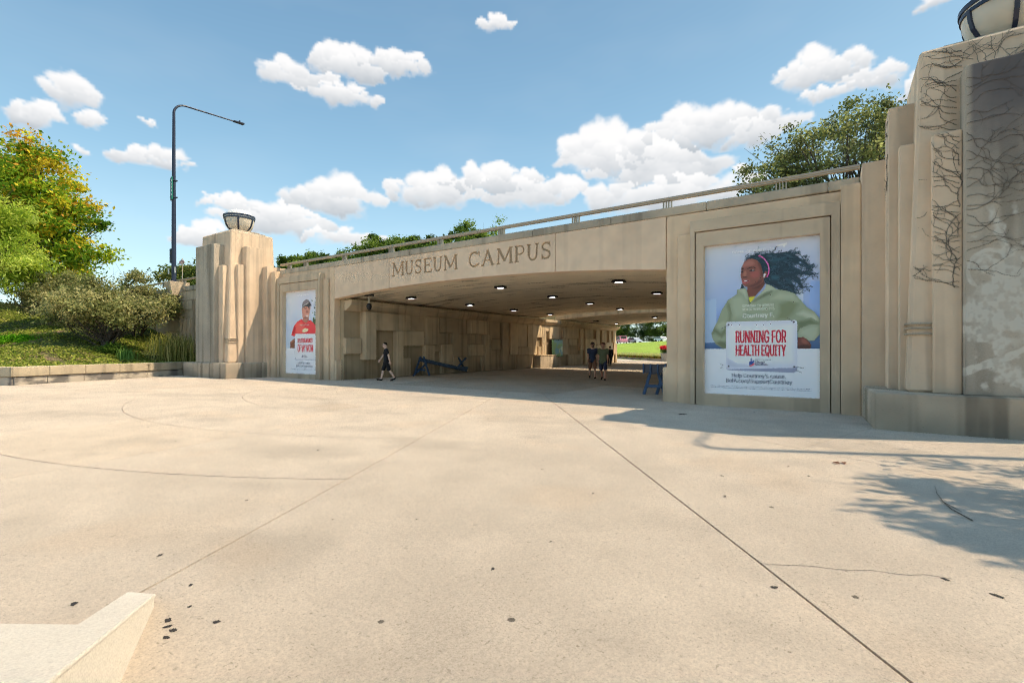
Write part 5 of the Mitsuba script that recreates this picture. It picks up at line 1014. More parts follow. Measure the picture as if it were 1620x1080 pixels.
def brighter(L): return [(g, (246, 248, 255) if g == 'white_panel' else (tuple(int((0.72 * c + 0.28 * sum(col) / 3) * 0.97) for c in col) if g == 'sweatshirt' else tuple(min(250, int(c * 1.08)) for c in col)), pts) for g, col, pts in L]
PRINT_A, PRINT_B = brighter(PRINT_A), brighter(PRINT_B)
TA = [('BANK OF AMERICA', .739, 1.743, 3.813, .068, (255, 255, 255), True), ('RUNNING TO BENEFIT', .984, 1.749, 2.352, .062, (236, 240, 226), True), ('PEACE RUNNERS 773', .993, 1.743, 2.257, .062, (236, 240, 226), True), ('Courtney F.', .994, 1.744, 2.065, .115, (250, 251, 246), True),
      ('RUNNING FOR', .824, 2.009, 1.397, .325, (214, 34, 62), True), ('HEALTH EQUITY', .825, 2.002, 1.052, .29, (214, 34, 62), True), ('Bank of America', 1.299, 1.665, .936, .034, (90, 96, 130), False), ('Chicago', 1.299, 1.514, .857, .058, (40, 48, 100), True), ('Marathon', 1.299, 1.584, .80, .05, (40, 48, 100), True),
      ('Help Courtney’s cause.', .723, 2.007, .472, .10, (66, 76, 108), True), ('BofA.com/SupportCourtney', .579, 2.149, .327, .105, (66, 76, 108), True)]
TB = [('BANK OF AMERICA', .977, 1.962, 3.828, .068, (255, 255, 255), True), ('RUNNING TO BENEFIT', 1.2, 1.99, 2.36, .062, (245, 225, 215), False), ('IN LOVING MEMORY', 1.024, 2.246, 1.522, .215, (214, 34, 62), True), ('OF MY MOM', 1.024, 2.264, 1.07, .37, (214, 34, 62), True), ('Chicago', 1.552, 1.75, .877, .05, (40, 48, 100), True), ('Marathon', 1.552, 1.804, .818, .045, (40, 48, 100), True),
      ('Help Rico’s cause.', 1.05, 2.07, .489, .10, (66, 76, 108), True), ('BofA.com/SupportRico', .90, 2.25, .333, .105, (66, 76, 108), True)]
poster(-3.118, 0.308, -0.045, PRINT_A, TA, [(.18, 2.57, .217), (.18, 2.57, .172)], (226, 230, 252), (164, 192, 245), (58, 104, 156), 'large right-hand poster of a running woman in pale green sweatshirt')
poster(-23.345, 0.308, -0.045, PRINT_B, TB, [(.39, 2.68, .226), (.39, 2.68, .19)], (232, 234, 252), (206, 220, 250), (210, 226, 248), 'left-hand poster of a man in grey cap and red shirt')

# ------------------------------------------------------------------ barricades, box, map board
def barricade(label, place, long_=2.4):
    """wooden sawhorse: two A-frames with a cross board each, a plank on edge on top"""
    t = thing('barricade', label, 'barricade', None)
    M = np.array(place, float)
    def tr(m): m.apply_transform(M); return m
    for y in (0.12, long_ - 0.12):
        for s in (-1, 1):
            put('leg', tr(rod((s * 0.34, y + 0.05 * s, 0), (s * 0.045, y + 0.05 * s, 0.98), 0.035, 0.10, up=(1, 0, 0))), 'mat_barrier', t)
        put('cross_board', tr(rod((-0.27, y - 0.06, 0.30), (0.27, y - 0.06, 0.30), 0.03, 0.10)), 'mat_barrier', t)
        put('gusset', tr(box(-0.10, 0.10, y - 0.09, y - 0.055, 0.70, 0.98, 0.004)), 'mat_barrier', t)
    put('plank', tr(box(-0.02, 0.02, 0, long_, 0.76, 1.02, 0.006)), 'mat_barrier', t)
    return t
def pose(x, y, rot, z=None, tiltx=0.0):
    R = trimesh.transformations
    M = R.translation_matrix([x, y, float(zg(x)) if z is None else z]) @ R.rotation_matrix(rot, [0, 0, 1]) @ R.rotation_matrix(tiltx, [1, 0, 0])
    return M
b1 = barricade('blue wooden barricade nearest the arch, beside the right pillar jamb', pose(-5.12, 1.70, -0.06))
put('end_board', box(-5.42, -4.62, 1.60, 1.63, 0.74, 1.03, 0.004), 'mat_navy', b1, label='dark end board')
for xx in (-5.40, -5.16, -4.92, -4.68): put('slat', box(xx - .025, xx + .025, 1.565, 1.597, 0.72, 1.05, 0.004), 'mat_barrier', b1)
barricade('blue wooden barricade nested close behind the nearest one', pose(-4.76, 1.95, -0.04))
barricade('blue wooden barricade half hidden behind the right jamb', pose(-4.80, 4.3, 0.05), 2.2)
t = thing('barricade', 'blue barricade with one end collapsed, its long plank sloping down along the left wall', 'barricade')
zf = float(zg(-18.8))
put('plank', rod((-18.75, 4.75, zf + 0.90), (-18.80, 8.9, zf + 0.16), 0.045, 0.19, up=(0, 0, 1)), 'mat_barrier', t)
for s in (-1, 1):
    put('leg', rod((-18.75 + s * 0.34, 4.95 + 0.25 * s, zf), (-18.75 + s * 0.05, 5.0 + 0.05 * s, zf + 1.05), 0.04, 0.11, up=(1, 0, 0)), 'mat_barrier', t)
put('cross_board', rod((-19.03, 4.9, zf + 0.33), (-18.47, 4.93, zf + 0.33), 0.03, 0.10), 'mat_barrier', t)
put('brace', rod((-18.75, 4.3, zf + 0.02), (-18.75, 5.5, zf + 0.78), 0.035, 0.09), 'mat_barrier', t)
t = thing('trestle', 'blue barricade leg set lying as a cross on the low end of the sloping plank', 'barricade')
for a, b in (((-18.9, 8.0, .25), (-18.7, 8.7, .92)), ((-18.7, 8.0, .95), (-18.9, 8.75, .28))): put('leg', rod(np.array(a) + [0, 0, zf], np.array(b) + [0, 0, zf], 0.05, 0.12, up=(1, 0, 0)), 'mat_barrier', t)
put('board', rod((-18.55, 7.7, zf + .36), (-18.95, 9.2, zf + .30), 0.04, 0.14), 'mat_barrier', t)
t = thing('utility_box', 'dark concrete box against the left wall below the map board, its right side sunlit', 'box')
put('body', box(-19.18, -18.55, 17.35, 19.85, -0.05, 0.98, 0.02), 'mat_base', t)
put('lid', box(-19.20, -18.51, 17.31, 19.89, 0.983, 1.05, 0.015), 'mat_relief', t)
def map_fn(p, n, uv):
    a = fbm(p.y * 2.2, p.z * 2.2, 1.0, 4); r = smoothstep(0.035, 0.02, dr.abs(fbm(p.y * 1.4, p.z * 1.4, 6.0, 3) - 0.5))
    c = mix((0.20, 0.34, 0.12), (0.13, 0.28, 0.36), smoothstep(0.44, 0.56, a + 0.12 * (p.y - 20.7)))
    return mix(c, mi.Color3f(0.6, 0.58, 0.4), r)
scene['mat_map'] = P(proc(map_fn), 0.3)
t = thing('map_board', 'green and blue map board standing off the left wall near the daylight gap', 'map')
put('panel', box(-18.93, -18.90, 19.80, 21.62, 0.92, 2.22, 0.004), 'mat_map', t)
put('frame', join([box(-18.97, -18.935, 19.76, 21.66, 0.88, 2.26, 0.006)]), 'mat_black', t)
for y in (20.1, 21.3): put('bracket', box(-19.12, -18.965, y - .03, y + .03, 1.0, 2.1, 0.006), 'mat_rail', t)

# ------------------------------------------------------------------ people
def hull_chain(j, bones, edge=0.03, it=8):
    """j: name -> (point, radius); bones: pairs or triples hulled together"""
    parts = []
    for b in bones:
        pts = []
        for n in b:
            p, r = j[n]; s = m3.Manifold.sphere(r, 14).translate(list(map(float, p))); pts.append(s)
        parts.append(m3.Manifold.batch_hull(pts))
    m = m3.Manifold.batch_boolean(parts, m3.OpType.Add).refine_to_length(edge)
    q = m.to_mesh(); tm = trimesh.Trimesh(q.vert_properties[:, :3], q.tri_verts, process=True)
    trimesh.smoothing.filter_taubin(tm, lamb=0.5, nu=0.52, iterations=it); return tm
def person(label, x, y, yaw, H, legs, arms, lean, cols, head_yaw=0.0, hair='short', beard=False, glasses=False, hat=None, pack=False, belly=1.0, long_trousers=False, head_tilt=0.0):
    """local frame: facing +y, right hand at +x. legs: ((hip fwd deg, knee bend deg) left, right); arms: ((fwd deg, out deg, elbow deg) left, right)"""
    t = thing('person', label, 'person'); k = H / 1.78; zf = float(zg(x))
    R = np.array([[math.cos(yaw), -math.sin(yaw), 0], [math.sin(yaw), math.cos(yaw), 0], [0, 0, 1]])
    rad = math.radians
    hipz = 0.93
    J = {}
    def J_(n, p, r): J[n] = (np.array(p, float), r)
    feet = []
    for s, n, (hp, kb) in ((-1, 'l', legs[0]), (1, 'r', legs[1])):
        hip = np.array([s * 0.095, 0, hipz]); a = rad(hp); th = np.array([s * 0.015, math.sin(a) * 0.44, -math.cos(a) * 0.44]); knee = hip + th
        b = rad(hp - kb); ank = knee + np.array([-s * 0.01, math.sin(b) * 0.42, -math.cos(b) * 0.42])
        J_('hip' + n, hip, 0.098 * belly ** .5); J_('thi' + n, hip + th * 0.45, 0.082); J_('kne' + n, knee, 0.056); J_('cal' + n, knee * 0.62 + ank * 0.38 + [0, -0.018, 0], 0.053); J_('ank' + n, ank, 0.037)
        pit = rad(max(-8, min(40, (kb - hp) * 0.9 - 4))); f = np.array([0.0 + s * 0.03, math.cos(pit), -math.sin(pit)])
        J_('hee' + n, ank + [0, -0.03, -0.035], 0.036); J_('toe' + n, ank + f * 0.17 + np.array([0, 0, -0.045]), 0.026)
        feet.append(min(J['hee' + n][0][2] - 0.036, J['toe' + n][0][2] - 0.026))
    dz = -min(feet) + 0.008
    ln = np.array([0, math.sin(rad(lean)), math.cos(rad(lean))])
    pel = np.array([0, 0, hipz + 0.06]); che = pel + ln * 0.33; sh = pel + ln * 0.45; nk = pel + ln * 0.54 + [0, 0.015, 0]; hd = nk + np.array([0, 0.03 + 0.05 * math.sin(rad(head_tilt)), 0.14])
    J_('pel', pel, 0.115 * belly); J_('wai', pel + ln * 0.15 + [0, 0.02 * (belly - 1) * 6, 0], 0.112 * belly); J_('cheL', che + [-0.075, 0.0, 0], 0.112); J_('cheR', che + [0.075, 0.0, 0], 0.112); J_('nek', nk, 0.056); J_('nek0', sh + [0, 0, 0.03], 0.07)
    Hr = np.array([[math.cos(head_yaw), -math.sin(head_yaw), 0], [math.sin(head_yaw), math.cos(head_yaw), 0], [0, 0, 1]])
    hp_ = lambda p: hd + Hr @ np.array(p)
    J_('cra', hp_([0, -0.015, 0.035]), 0.088); J_('fac', hp_([0, 0.03, -0.01]), 0.070); J_('jaw', hp_([0, 0.045, -0.065]), 0.045); J_('nos0', hp_([0, 0.088, 0.012]), 0.013); J_('nos1', hp_([0, 0.108, -0.018]), 0.013)
    for s, n in ((-1, 'L'), (1, 'R')): J_('ear' + n, hp_([s * 0.088, -0.01, -0.005]), 0.018); J_('ear2' + n, hp_([s * 0.088, -0.015, 0.02]), 0.016); J_('bro' + n, hp_([s * 0.03, 0.078, 0.03]), 0.018)
    bones = [('pel', 'wai'), ('wai', 'cheL', 'cheR'), ('cheL', 'cheR', 'nek0'), ('nek0', 'nek'), ('nek', 'cra'), ('nek', 'jaw'), ('cra', 'fac'), ('fac', 'jaw'), ('nos0', 'nos1'), ('nos0', 'fac'), ('nos1', 'fac'), ('earL', 'ear2L'), ('earR', 'ear2R'), ('earL', 'cra'), ('earR', 'cra'), ('broL', 'broR', 'fac')]
    for n in 'lr': bones += [('pel', 'hip' + n), ('hip' + n, 'thi' + n), ('thi' + n, 'kne' + n), ('kne' + n, 'cal' + n), ('cal' + n, 'ank' + n), ('ank' + n, 'hee' + n), ('hee' + n, 'toe' + n), ('ank' + n, 'toe' + n)]
    for s, n, (fw, out, el) in ((-1, 'L', arms[0]), (1, 'R', arms[1])):
        S = sh + np.array([s * 0.185, 0, 0.0]); a, o = rad(fw), rad(out)
        d = np.array([s * math.sin(o), math.sin(a) * math.cos(o), -math.cos(a) * math.cos(o)]); E = S + d * 0.29
        a2 = rad(fw + el); d2 = np.array([s * math.sin(o * 0.6), math.sin(a2) * math.cos(o), -math.cos(a2) * math.cos(o)]); d2 /= np.linalg.norm(d2); W = E + d2 * 0.25
        J_('sho' + n, S, 0.066); J_('upp' + n, S + d * 0.13, 0.052); J_('elb' + n, E, 0.040); J_('for' + n, E + d2 * 0.07, 0.041); J_('wri' + n, W, 0.026)
        fwd = np.array([0, 1.0, 0]) - d2 * d2[1]; fwd /= np.linalg.norm(fwd); lat = np.cross(d2, fwd)
        P1 = W + d2 * 0.085; J_('pal' + n, W + d2 * 0.03, 0.023); J_('pa1' + n, P1 + fwd * 0.030, 0.013); J_('pa2' + n, P1 - fwd * 0.032, 0.012)
        bones += [('che' + n, 'sho' + n), ('sho' + n, 'upp' + n), ('upp' + n, 'elb' + n), ('elb' + n, 'for' + n), ('for' + n, 'wri' + n), ('wri' + n, 'pal' + n), ('pal' + n, 'pa1' + n, 'pa2' + n)]
        for i, (off, L) in enumerate(((0.032, .068), (0.011, .077), (-0.011, .072), (-0.032, .056))):
            b0 = P1 + fwd * off; b1 = b0 + d2 * L * 0.55 - lat * s * 0.012; b2 = b1 + d2 * L * 0.4 - lat * s * 0.026
            J_(f'f{i}a{n}', b0, .0105); J_(f'f{i}b{n}', b1, .0095); J_(f'f{i}c{n}', b2, .008); bones += [(f'f{i}a{n}', f'f{i}b{n}'), (f'f{i}b{n}', f'f{i}c{n}')]
        th0 = W + d2 * 0.03 + fwd * 0.025; th1 = th0 + d2 * 0.035 + fwd * 0.03 - lat * s * 0.012; th2 = th1 + d2 * 0.035 + fwd * 0.008
        J_('t0' + n, th0, .013); J_('t1' + n, th1, .011); J_('t2' + n, th2, .009); bones += [('t0' + n, 't1' + n), ('t1' + n, 't2' + n)]
    def place_(m):
        m.vertices = (m.vertices + [0, 0, dz]) * k @ R.T + [x, y, zf]; return m
    body = hull_chain(J, bones, 0.022, 6)
    painted('body', place_(body), lin(cols['skin']), t, smooth=True)
    labels[t + '__body'] = {}
    labels.pop(t + '__body')
    def shell(names, bones_, grow, nm, col, cut=None, edge=0.03, lab=None):
        JJ = {n: (J[n][0], J[n][1] + grow) for n in J}; JJ.update(cut or {})
        painted(nm, place_(hull_chain(JJ, bones_, edge, 8)), lin(col), t, smooth=True)
    # shirt with short sleeves
    hem = {'hemL': (pel + np.array([-0.085, 0, -0.10]), 0.100 * belly + 0.01), 'hemR': (pel + np.array([0.085, 0, -0.10]), 0.100 * belly + 0.01), 'waL': (J['wai'][0] + [-0.05, 0, 0], 0.106 * belly), 'waR': (J['wai'][0] + [0.05, 0, 0], 0.106 * belly)}
    hem['pelS'] = (J['pel'][0] - [0, 0, 0.05], 0.130 * belly)
    sl = [('hemL', 'hemR', 'waL', 'waR', 'pelS'), ('waL', 'waR', 'cheL', 'cheR'), ('wai', 'cheL', 'cheR'), ('cheL', 'cheR', 'nek0')]
    for n in 'LR':
        S = J['sho' + n][0]; E = J['elb' + n][0]; hem['slv' + n] = (S * 0.40 + E * 0.60, 0.062); sl += [('che' + n, 'sho' + n), ('sho' + n, 'slv' + n)]
        if long_trousers: hem['slv' + n] = (J['wri' + n][0], 0.040); sl += [('sho' + n, 'elb' + n), ('elb' + n, 'slv' + n)]
    hem['nek0'] = (J['nek0'][0] - [0, 0, 0.012], 0.074)
    shell(None, sl, 0.016, 'shirt', cols['shirt'], hem)
    if cols.get('collar'): painted('collar', place_(tube(np.array([nk + [0.062 * math.sin(a), 0.060 * math.cos(a) + 0.012, -0.045 - 0.015 * math.cos(a)] for a in np.linspace(-2.2, 2.2, 14)]), 0.014, 6)), lin(cols['collar']), t)
    sh_b, cut = [], {'pel': (J['pel'][0] - [0, 0, 0.01], 0.118 * belly)}
    for n in 'lr':
        hp0, kn = J['hip' + n][0], J['kne' + n][0]; cut['leg' + n] = (hp0 * 0.10 + kn * 0.90, 0.088); sh_b += [('pel', 'hip' + n), ('hip' + n, 'thi' + n), ('thi' + n, 'leg' + n)]
        if long_trousers: cut['leg' + n] = (J['ank' + n][0] + [0, 0, .03], 0.058); sh_b += [('thi' + n, 'kne' + n), ('kne' + n, 'leg' + n)]
    shell(None, sh_b, 0.014, 'trousers' if long_trousers else 'shorts', cols['shorts'], cut)
    for n in 'lr':
        shell(None, [('hee' + n, 'toe' + n), ('ank2', 'hee' + n), ('ank2', 'toe' + n)], 0.011, 'shoe', cols['shoe'], {'ank2': (J['ank' + n][0] - [0, 0, 0.02], 0.040)}, 0.02)
    # head
    cra, cr = J['cra']
    def scalp(z0, ymax, grow, col, nm):
        m = trimesh.creation.icosphere(3, cr + grow); v = m.vertices
        keepf = (v[m.faces].mean(1)[:, 2] > z0 + 0.9 * np.maximum(0, v[m.faces].mean(1)[:, 1] - ymax))
        m = trimesh.Trimesh(v, m.faces[keepf], process=True); m.vertices = m.vertices @ Hr.T + cra; painted(nm, place_(m), lin(col), t, smooth=True)
    if hair == 'short': scalp(-0.045, -0.01, 0.008, cols['hair'], 'hair')
    if hair == 'long': scalp(-0.08, -0.02, 0.014, cols['hair'], 'hair')
    if hat:
        scalp(0.012, 0.2, 0.012, hat, 'cap')
        br_ = trimesh.creation.cylinder(0.075, 0.010, sections=20); br_.apply_scale([1, 1.0, 1]); br_.vertices = (br_.vertices + [0, 0.095, 0.035]) @ Hr.T + cra; painted('cap_brim', place_(br_), lin(hat), t)
    for s in (-1, 1):
        e = trimesh.creation.icosphere(2, 0.011); e.vertices = e.vertices + hp_([s * 0.031, 0.092, 0.014]); painted('eye', place_(e), lin((40, 30, 28)), t)
    lp = trimesh.creation.icosphere(2, 0.012); lp.vertices = lp.vertices * [2.0, 0.6, 0.6] @ Hr.T + hp_([0, 0.092, -0.055]); painted('mouth', place_(lp), lin((130, 70, 62)), t)
    if glasses:
        g_ = join([box(-0.062, -0.008, 0.098, 0.108, 0.0, 0.034, 0.006), box(0.008, 0.062, 0.098, 0.108, 0.0, 0.034, 0.006), box(-0.02, 0.02, 0.102, 0.108, 0.02, 0.028, 0.002), box(-0.085, -0.078, -0.02, 0.10, 0.018, 0.026, 0.002), box(0.078, 0.085, -0.02, 0.10, 0.018, 0.026, 0.002)])
        g_.vertices = g_.vertices @ Hr.T + hd; painted('sunglasses', place_(g_), lin((16, 16, 18)), t)
    if beard:
        b_ = trimesh.creation.icosphere(3, 0.058); b_.vertices = b_.vertices * [1.05, 0.85, 1.0] @ Hr.T + hp_([0, 0.042, -0.066]); painted('beard', place_(b_), lin(cols['hair']), t, smooth=True)
    if pack:
        b_ = box(-0.15, 0.15, -0.30, -0.13, hipz + 0.08, hipz + 0.52, 0.05); painted('backpack', place_(b_), lin((26, 26, 30)), t)
    return t
SK = (204, 160, 138)
def yaw_to(dx, dy): return math.atan2(-dx, dy)
person('man in black shirt and shorts and sunglasses walking along the left tunnel wall', -17.25, 1.1, yaw_to(-0.62, -0.78), 1.76, ((-16, 18), (18, 5)), ((-20, 12, 8), (22, 24, 12)), 1,
       dict(skin=(226, 190, 170), shirt=(34, 35, 40), shorts=(26, 27, 31), shoe=(20, 20, 22), hair=(44, 32, 26)), glasses=True, head_yaw=0.15, head_tilt=10)
person('bearded man in navy shirt and brown shorts walking out of the underpass', -10.35, 8.5, yaw_to(0.50, -0.86), 1.83, ((17, 10), (-15, 28)), ((-10, 9, 6), (14, 8, 8)), 1,
       dict(skin=(210, 164, 142), shirt=(58, 66, 92), shorts=(136, 96, 76), shoe=(20, 20, 22), hair=(32, 26, 24), collar=(190, 190, 200)), beard=True, glasses=True, hat=(36, 34, 38), head_yaw=0.1)
person('man in olive T-shirt and dark shorts walking beside the bearded man', -9.45, 7.75, yaw_to(0.30, -0.95), 1.84, ((20, 6), (-18, 26)), ((6, 5, 22), (-14, 8, 12)), 5,
       dict(skin=(202, 150, 128), shirt=(108, 114, 88), shorts=(52, 56, 80), shoe=(18, 18, 20), hair=(110, 62, 48)), head_yaw=-0.9, belly=1.14, head_tilt=8)
person('person in dark clothes with backpack far behind the olive-shirted man', -16.0, 24.6, yaw_to(-0.3, 0.95), 1.68, ((14, 6), (-14, 24)), ((12, 8, 10), (-12, 8, 10)), 2,
       dict(skin=(180, 136, 116), shirt=(28, 28, 32), shorts=(24, 24, 28), shoe=(18, 18, 20), hair=(26, 20, 18)), hair='long', pack=True, long_trousers=True)

# ------------------------------------------------------------------ beyond the underpass
def hill(x, y): return 0.10 + np.maximum(y - 49, 0) * np.clip(0.040 + 0.0007 * (x + 51), 0.02, 0.075) * np.clip((y - 49) / 14, 0.25, 1)
X, Y = np.meshgrid(np.arange(-130, 41, 3.0), np.concatenate([np.arange(46, 140, 2.0), [150, 170, 200, 260]]), indexing='ij')
def bed_y(x): return 43.0 + (-x - 17) * 1.03
Z = np.where(Y < 120, hill(X, Y), hill(X, np.full_like(Y, 120)) + (Y - 120) * 0.006)
ni, nj = X.shape; idx = np.arange(ni * nj).reshape(ni, nj); quads = np.stack([idx[:-1, :-1], idx[1:, :-1], idx[1:, 1:], idx[:-1, 1:]], -1).reshape(-1, 4)
cx_, cy_ = X.ravel()[quads].mean(1), Y.ravel()[quads].mean(1)
ok = cy_ > np.clip(bed_y(cx_), 43, 62) - 0.5
lw = struct('lawn', 'bright green lawn rising beyond the underpass')
put(lw, (np.stack([X.ravel(), Y.ravel(), Z.ravel()], 1), quads[ok]), 'mat_lawn', smooth=True)
scene['mat_far_path'] = P((0.56, 0.50, 0.41), 0.9)
fp = struct('path', 'sunlit paving beyond the underpass')
put(fp, plan_prism(Polygon([(-60, 44.02), (20, 44.02), (20, 40.0), (20, 70), (-60, 70)]).buffer(0), -0.02, 0.055), 'mat_far_path')
kerb = [(-40, 62.0), (-34, 59.0), (-28, 54.5), (-25.7, 52.2), (-22, 48.2), (-19.5, 45.6), (-17, 43.8), (-13, 41.0)]
kt = thing('bed_edging', 'low dark stone edging between the far paving and the flower bed', 'edging')
for a, b in zip(kerb[:-1], kerb[1:]):
    a, b = np.array(a), np.array(b); q = (b - a) / np.linalg.norm(b - a)
    put('stone', rod((*(a + q * .01), 0.16), (*(b - q * .01), 0.16), 0.3, 0.30, bev=0.02), 'mat_base', kt)
bed = struct('flower_bed', 'planted bed at the foot of the lawn')
kb = np.array(kerb); off = kb + np.array([1.9, 2.4])
put(bed, plan_prism(Polygon([tuple(p) for p in kb] + [tuple(p) for p in off[::-1]]), 0.0, 0.26), 'mat_soil')
def bed_stuff(name, o0, o1, n, h, cols, seed, label, w=0.03):
    rg = np.random.default_rng(seed); L = LineString(kerb); V, F, C = [], [], []; cl = np.array([leafcol(c) for c in cols]) * 0.85
    for i in range(n):
        p = L.interpolate(rg.uniform(0, L.length)); d = rg.uniform(o0, o1); x, y, z = p.x + 0.62 * d, p.y + 0.78 * d, 0.22
        a = rg.uniform(0, 6.28); hh = h * rg.uniform(0.5, 1.1); s = np.array([-math.sin(a), math.cos(a), 0]) * w; dd = np.array([math.cos(a), math.sin(a), 0]) * hh * 0.3 * rg.random()
        k = 3 * i; V += [np.array([x, y, z]) - s, np.array([x, y, z]) + s, np.array([x, y, z + hh]) + dd]; F.append((k, k + 1, k + 2)); C += [cl[rg.integers(len(cl))] * rg.uniform(.7, 1.25)] * 3
    scene[name] = mikit.ply((np.array(V), np.array(F)), 'mat_leaf', color=np.clip(np.array(C), .004, .9)); labels[name] = {'kind': 'stuff', 'label': label, 'category': 'plants'}
bed_stuff('ornamental_grass', 1.0, 3.2, 12000, 0.75, [(214, 190, 116), (196, 178, 96), (226, 206, 140)], 81, 'straw coloured ornamental grasses in the far bed', 0.035)
bed_stuff('bed_plants', 0.2, 1.3, 9000, 0.42, [(70, 84, 30), (122, 120, 36), (110, 60, 40), (52, 64, 28)], 82, 'low dark mixed plants along the bed edging', 0.05)
fpot = thing('flower_planter', 'pale round planter with red flowers at the far end of the underpass on the right', 'planter')
pc = (-16.6, 43.0, 0.05)
put('pot', lathe([(0, 0), (0.42, 0), (0.46, 0.1), (0.62, 0.75), (0.72, 0.85), (0.72, 0.95), (0.62, 0.95), (0, 0.9)], pc, 28), 'mat_limestone', fpot, smooth=30)
rg = np.random.default_rng(83)
q, wh, C = crown_points([(pc[0], pc[1], 1.25, 0.62, 0.62, 0.42)], 2600, rg, 0.12, 40, 0.3)
v, f, c = leaf_cards(q, 0.05, rg, col=np.array([leafcol(cc) for cc in [(60, 84, 40), (84, 108, 56)]])[rg.integers(2, size=2600)]); put('leaves', (v, f), 'mat_leaf', fpot, color=c)
q, wh, C = crown_points([(pc[0], pc[1], 1.62, 0.70, 0.70, 0.30)], 1600, rg, 0.10, 36, 0.6)
v, f, c = leaf_cards(q, 0.06, rg, col=np.array([leafcol(cc) for cc in [(196, 40, 60), (220, 70, 84), (168, 26, 50)]])[rg.integers(3, size=1600)]); put('flowers', (v, f), 'mat_leaf', fpot, color=c)
def car(label, x, y, yaw, col, van=False):
    t = thing('parked_car', label, 'car', None); z0 = float(hill(np.array(x), np.array(min(y, 120.)))) + max(0, y - 120) * 0.006 + 0.02
    L, W_, H_ = (4.6, 1.85, 1.45) if not van else (4.9, 2.0, 2.1)
    M = pose(x, y, yaw, z0)
    prof = [(-L/2, .35), (-L/2, .75), (-L/2 + .9, .92), (-L/2 + 1.55, H_), (L/2 - 1.0, H_), (L/2 - .2, .95), (L/2, .85), (L/2, .35)] if not van else [(-L/2, .35), (-L/2, 1.0), (-L/2 + .5, 1.15), (-L/2 + 1.1, H_), (L/2 - .1, H_), (L/2, .35)]
    b = side_prism(Polygon(prof), -W_/2, W_/2); b.apply_transform(M); painted('body', b, lin(col), t)
    gl = [(-L/2 + 1.05, .95), (-L/2 + 1.6, H_ - .1), (L/2 - 1.05, H_ - .1), (L/2 - .4, .98)] if not van else [(-L/2 + .7, 1.2), (-L/2 + 1.15, H_ - .15), (L/2 - .5, H_ - .15), (L/2 - .5, 1.2)]
    
    for xa in (W_/2 - .01, -W_/2 - .012):
        g_ = side_prism(Polygon(gl), xa, xa + .022); g_.apply_transform(M); put('window', g_, 'mat_black', t)
    fr = rod((0, -L/2 + (.98 if not van else .55), .98 if not van else 1.2), (0, -L/2 + (1.50 if not van else 1.02), H_ - .08), W_ * .82, .03); fr.apply_transform(M); put('windscreen', fr, 'mat_black', t)
    for sx in (-1, 1):
        for sy in (-1, 1):
            w = trimesh.creation.cylinder(.33, .22, sections=20); w.apply_transform(trimesh.transformations.rotation_matrix(math.pi/2, [0, 1, 0])); w.apply_translation([sx * (W_/2 - .1), sy * (L/2 - .9), .33]); w.apply_transform(M); put('wheel', w, 'mat_black', t)
car('pink van parked at the far left end of the lawn crest', -51.2, 119.5, 0.6, (232, 150, 176), True)
car('silver car parked beside the pink van beyond the lawn', -48.2, 121.5, 1.0, (190, 200, 220))
car('white car parked on the lawn crest at right', -41.8, 125.5, 0.9, (240, 242, 245))
car('white car parked partly behind the right pillar on the lawn crest', -38.0, 127.5, 0.9, (235, 238, 240))
sl_ = thing('path_lamp', 'thin pale lamp post standing on the far lawn crest', 'lamp post')
zc = float(hill(np.array(-46.5), np.array(118.)))
put('post', tube([(-46.5, 118, zc), (-46.5, 118, zc + 2.2)], 0.05, 8), 'mat_white', sl_); put('head', lathe([(0, 0), (.12, 0), (.12, .3), (0, .36)], (-46.5, 118, zc + 2.18), 12), 'mat_white', sl_)
FN = ['first from the left', 'second from the left', 'third from the left', 'fourth from the left', 'fifth from the left', 'sixth from the left', 'seventh from the left', 'last on the right']
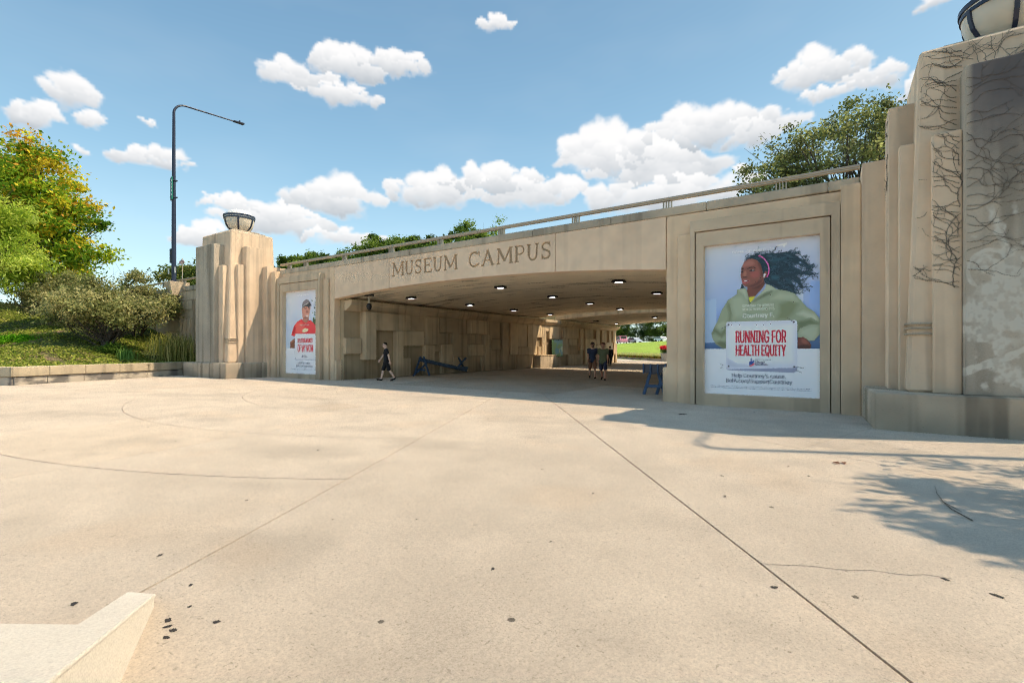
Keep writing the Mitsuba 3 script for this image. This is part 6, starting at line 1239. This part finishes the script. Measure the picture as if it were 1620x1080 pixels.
for i, x in enumerate(np.linspace(-84, -33, 8)):
    rg = np.random.default_rng(500 + i); y = 168 + rg.uniform(-8, 8) + i * 1.5; h = rg.uniform(9, 13); z0 = 4.2
    tree('far_tree', f'dark tree of the distant grove beyond the lawn, {FN[i]}', 'tree', (x, y, z0), (x, y, z0 + 3), [(x, y, z0 + h * .5, 5.6, 3.5, h * .48), (x + 2, y - 2, z0 + h * .35, 3.2, 2.5, h * .3), (x - 3, y + 1, z0 + 2.2, 4, 2.5, 2.6), (x + 3, y, z0 + 2.0, 4, 2.5, 2.4)], 6500, 0.26, [(44, 62, 30), (60, 78, 36), (34, 50, 26), (96, 110, 50)], 520 + i, 0.3, 0.7, 60, 8, group='distant grove beyond the lawn')

# ------------------------------------------------------------------ litter on the plaza
t = thing('twig', 'thin dark fallen twig lying in the tree shadow at right', 'twig')
tw = np.array([(0.93, -7.13, 0), (0.90, -7.5, 0), (0.905, -7.85, 0), (0.93, -8.1, 0), (1.03, -8.42, 0)]); tw[:, 2] = zg(tw[:, 0]) + 0.012
tw2 = np.array([(0.905, -7.85, 0), (0.97, -8.05, 0), (1.00, -8.15, 0)]); tw2[:, 2] = zg(tw2[:, 0]) + 0.011
scene[t] = mikit.ply(join([tube(tw, [.002, .003, .0035, .0045, .0055], 6), tube(tw2, [.004, .003, .002], 5)]), 'mat_bark', smooth=True)
rg = np.random.default_rng(91)
for i, (x, y, lab) in enumerate([(0.07, -6.35, 'dry reddish leaf lying just below the lamp shadow at right'), (-0.02, -6.42, 'second dry reddish leaf touching the first below the lamp shadow'), (-0.55, -7.0, 'tiny dry leaf left of the twig'), (-1.0, -8.9, 'tiny dry leaf near the right joint line'), (-2.2, -9.6, 'tiny dry leaf left of the right joint line')]):
    t = thing('dry_leaf', lab, 'leaf'); a = rg.uniform(0, 6); u, w = np.array([math.cos(a), math.sin(a)]), np.array([-math.sin(a), math.cos(a)]); r = 0.07 if i < 2 else 0.035; zz = float(zg(x)) + 0.006
    p = np.array([x, y]); v = [(*(p - u * r), zz), (*(p + w * r * .5), zz + r * .35), (*(p + u * r), zz + .004), (*(p - w * r * .5), zz + r * .25), (*p, zz + .003)]
    scene[t] = mikit.ply(trimesh.Trimesh(v, [(0, 4, 1), (1, 4, 2), (2, 4, 3), (3, 4, 0)], process=False), 'mat_dry_leaf' if i < 2 else 'mat_vine')
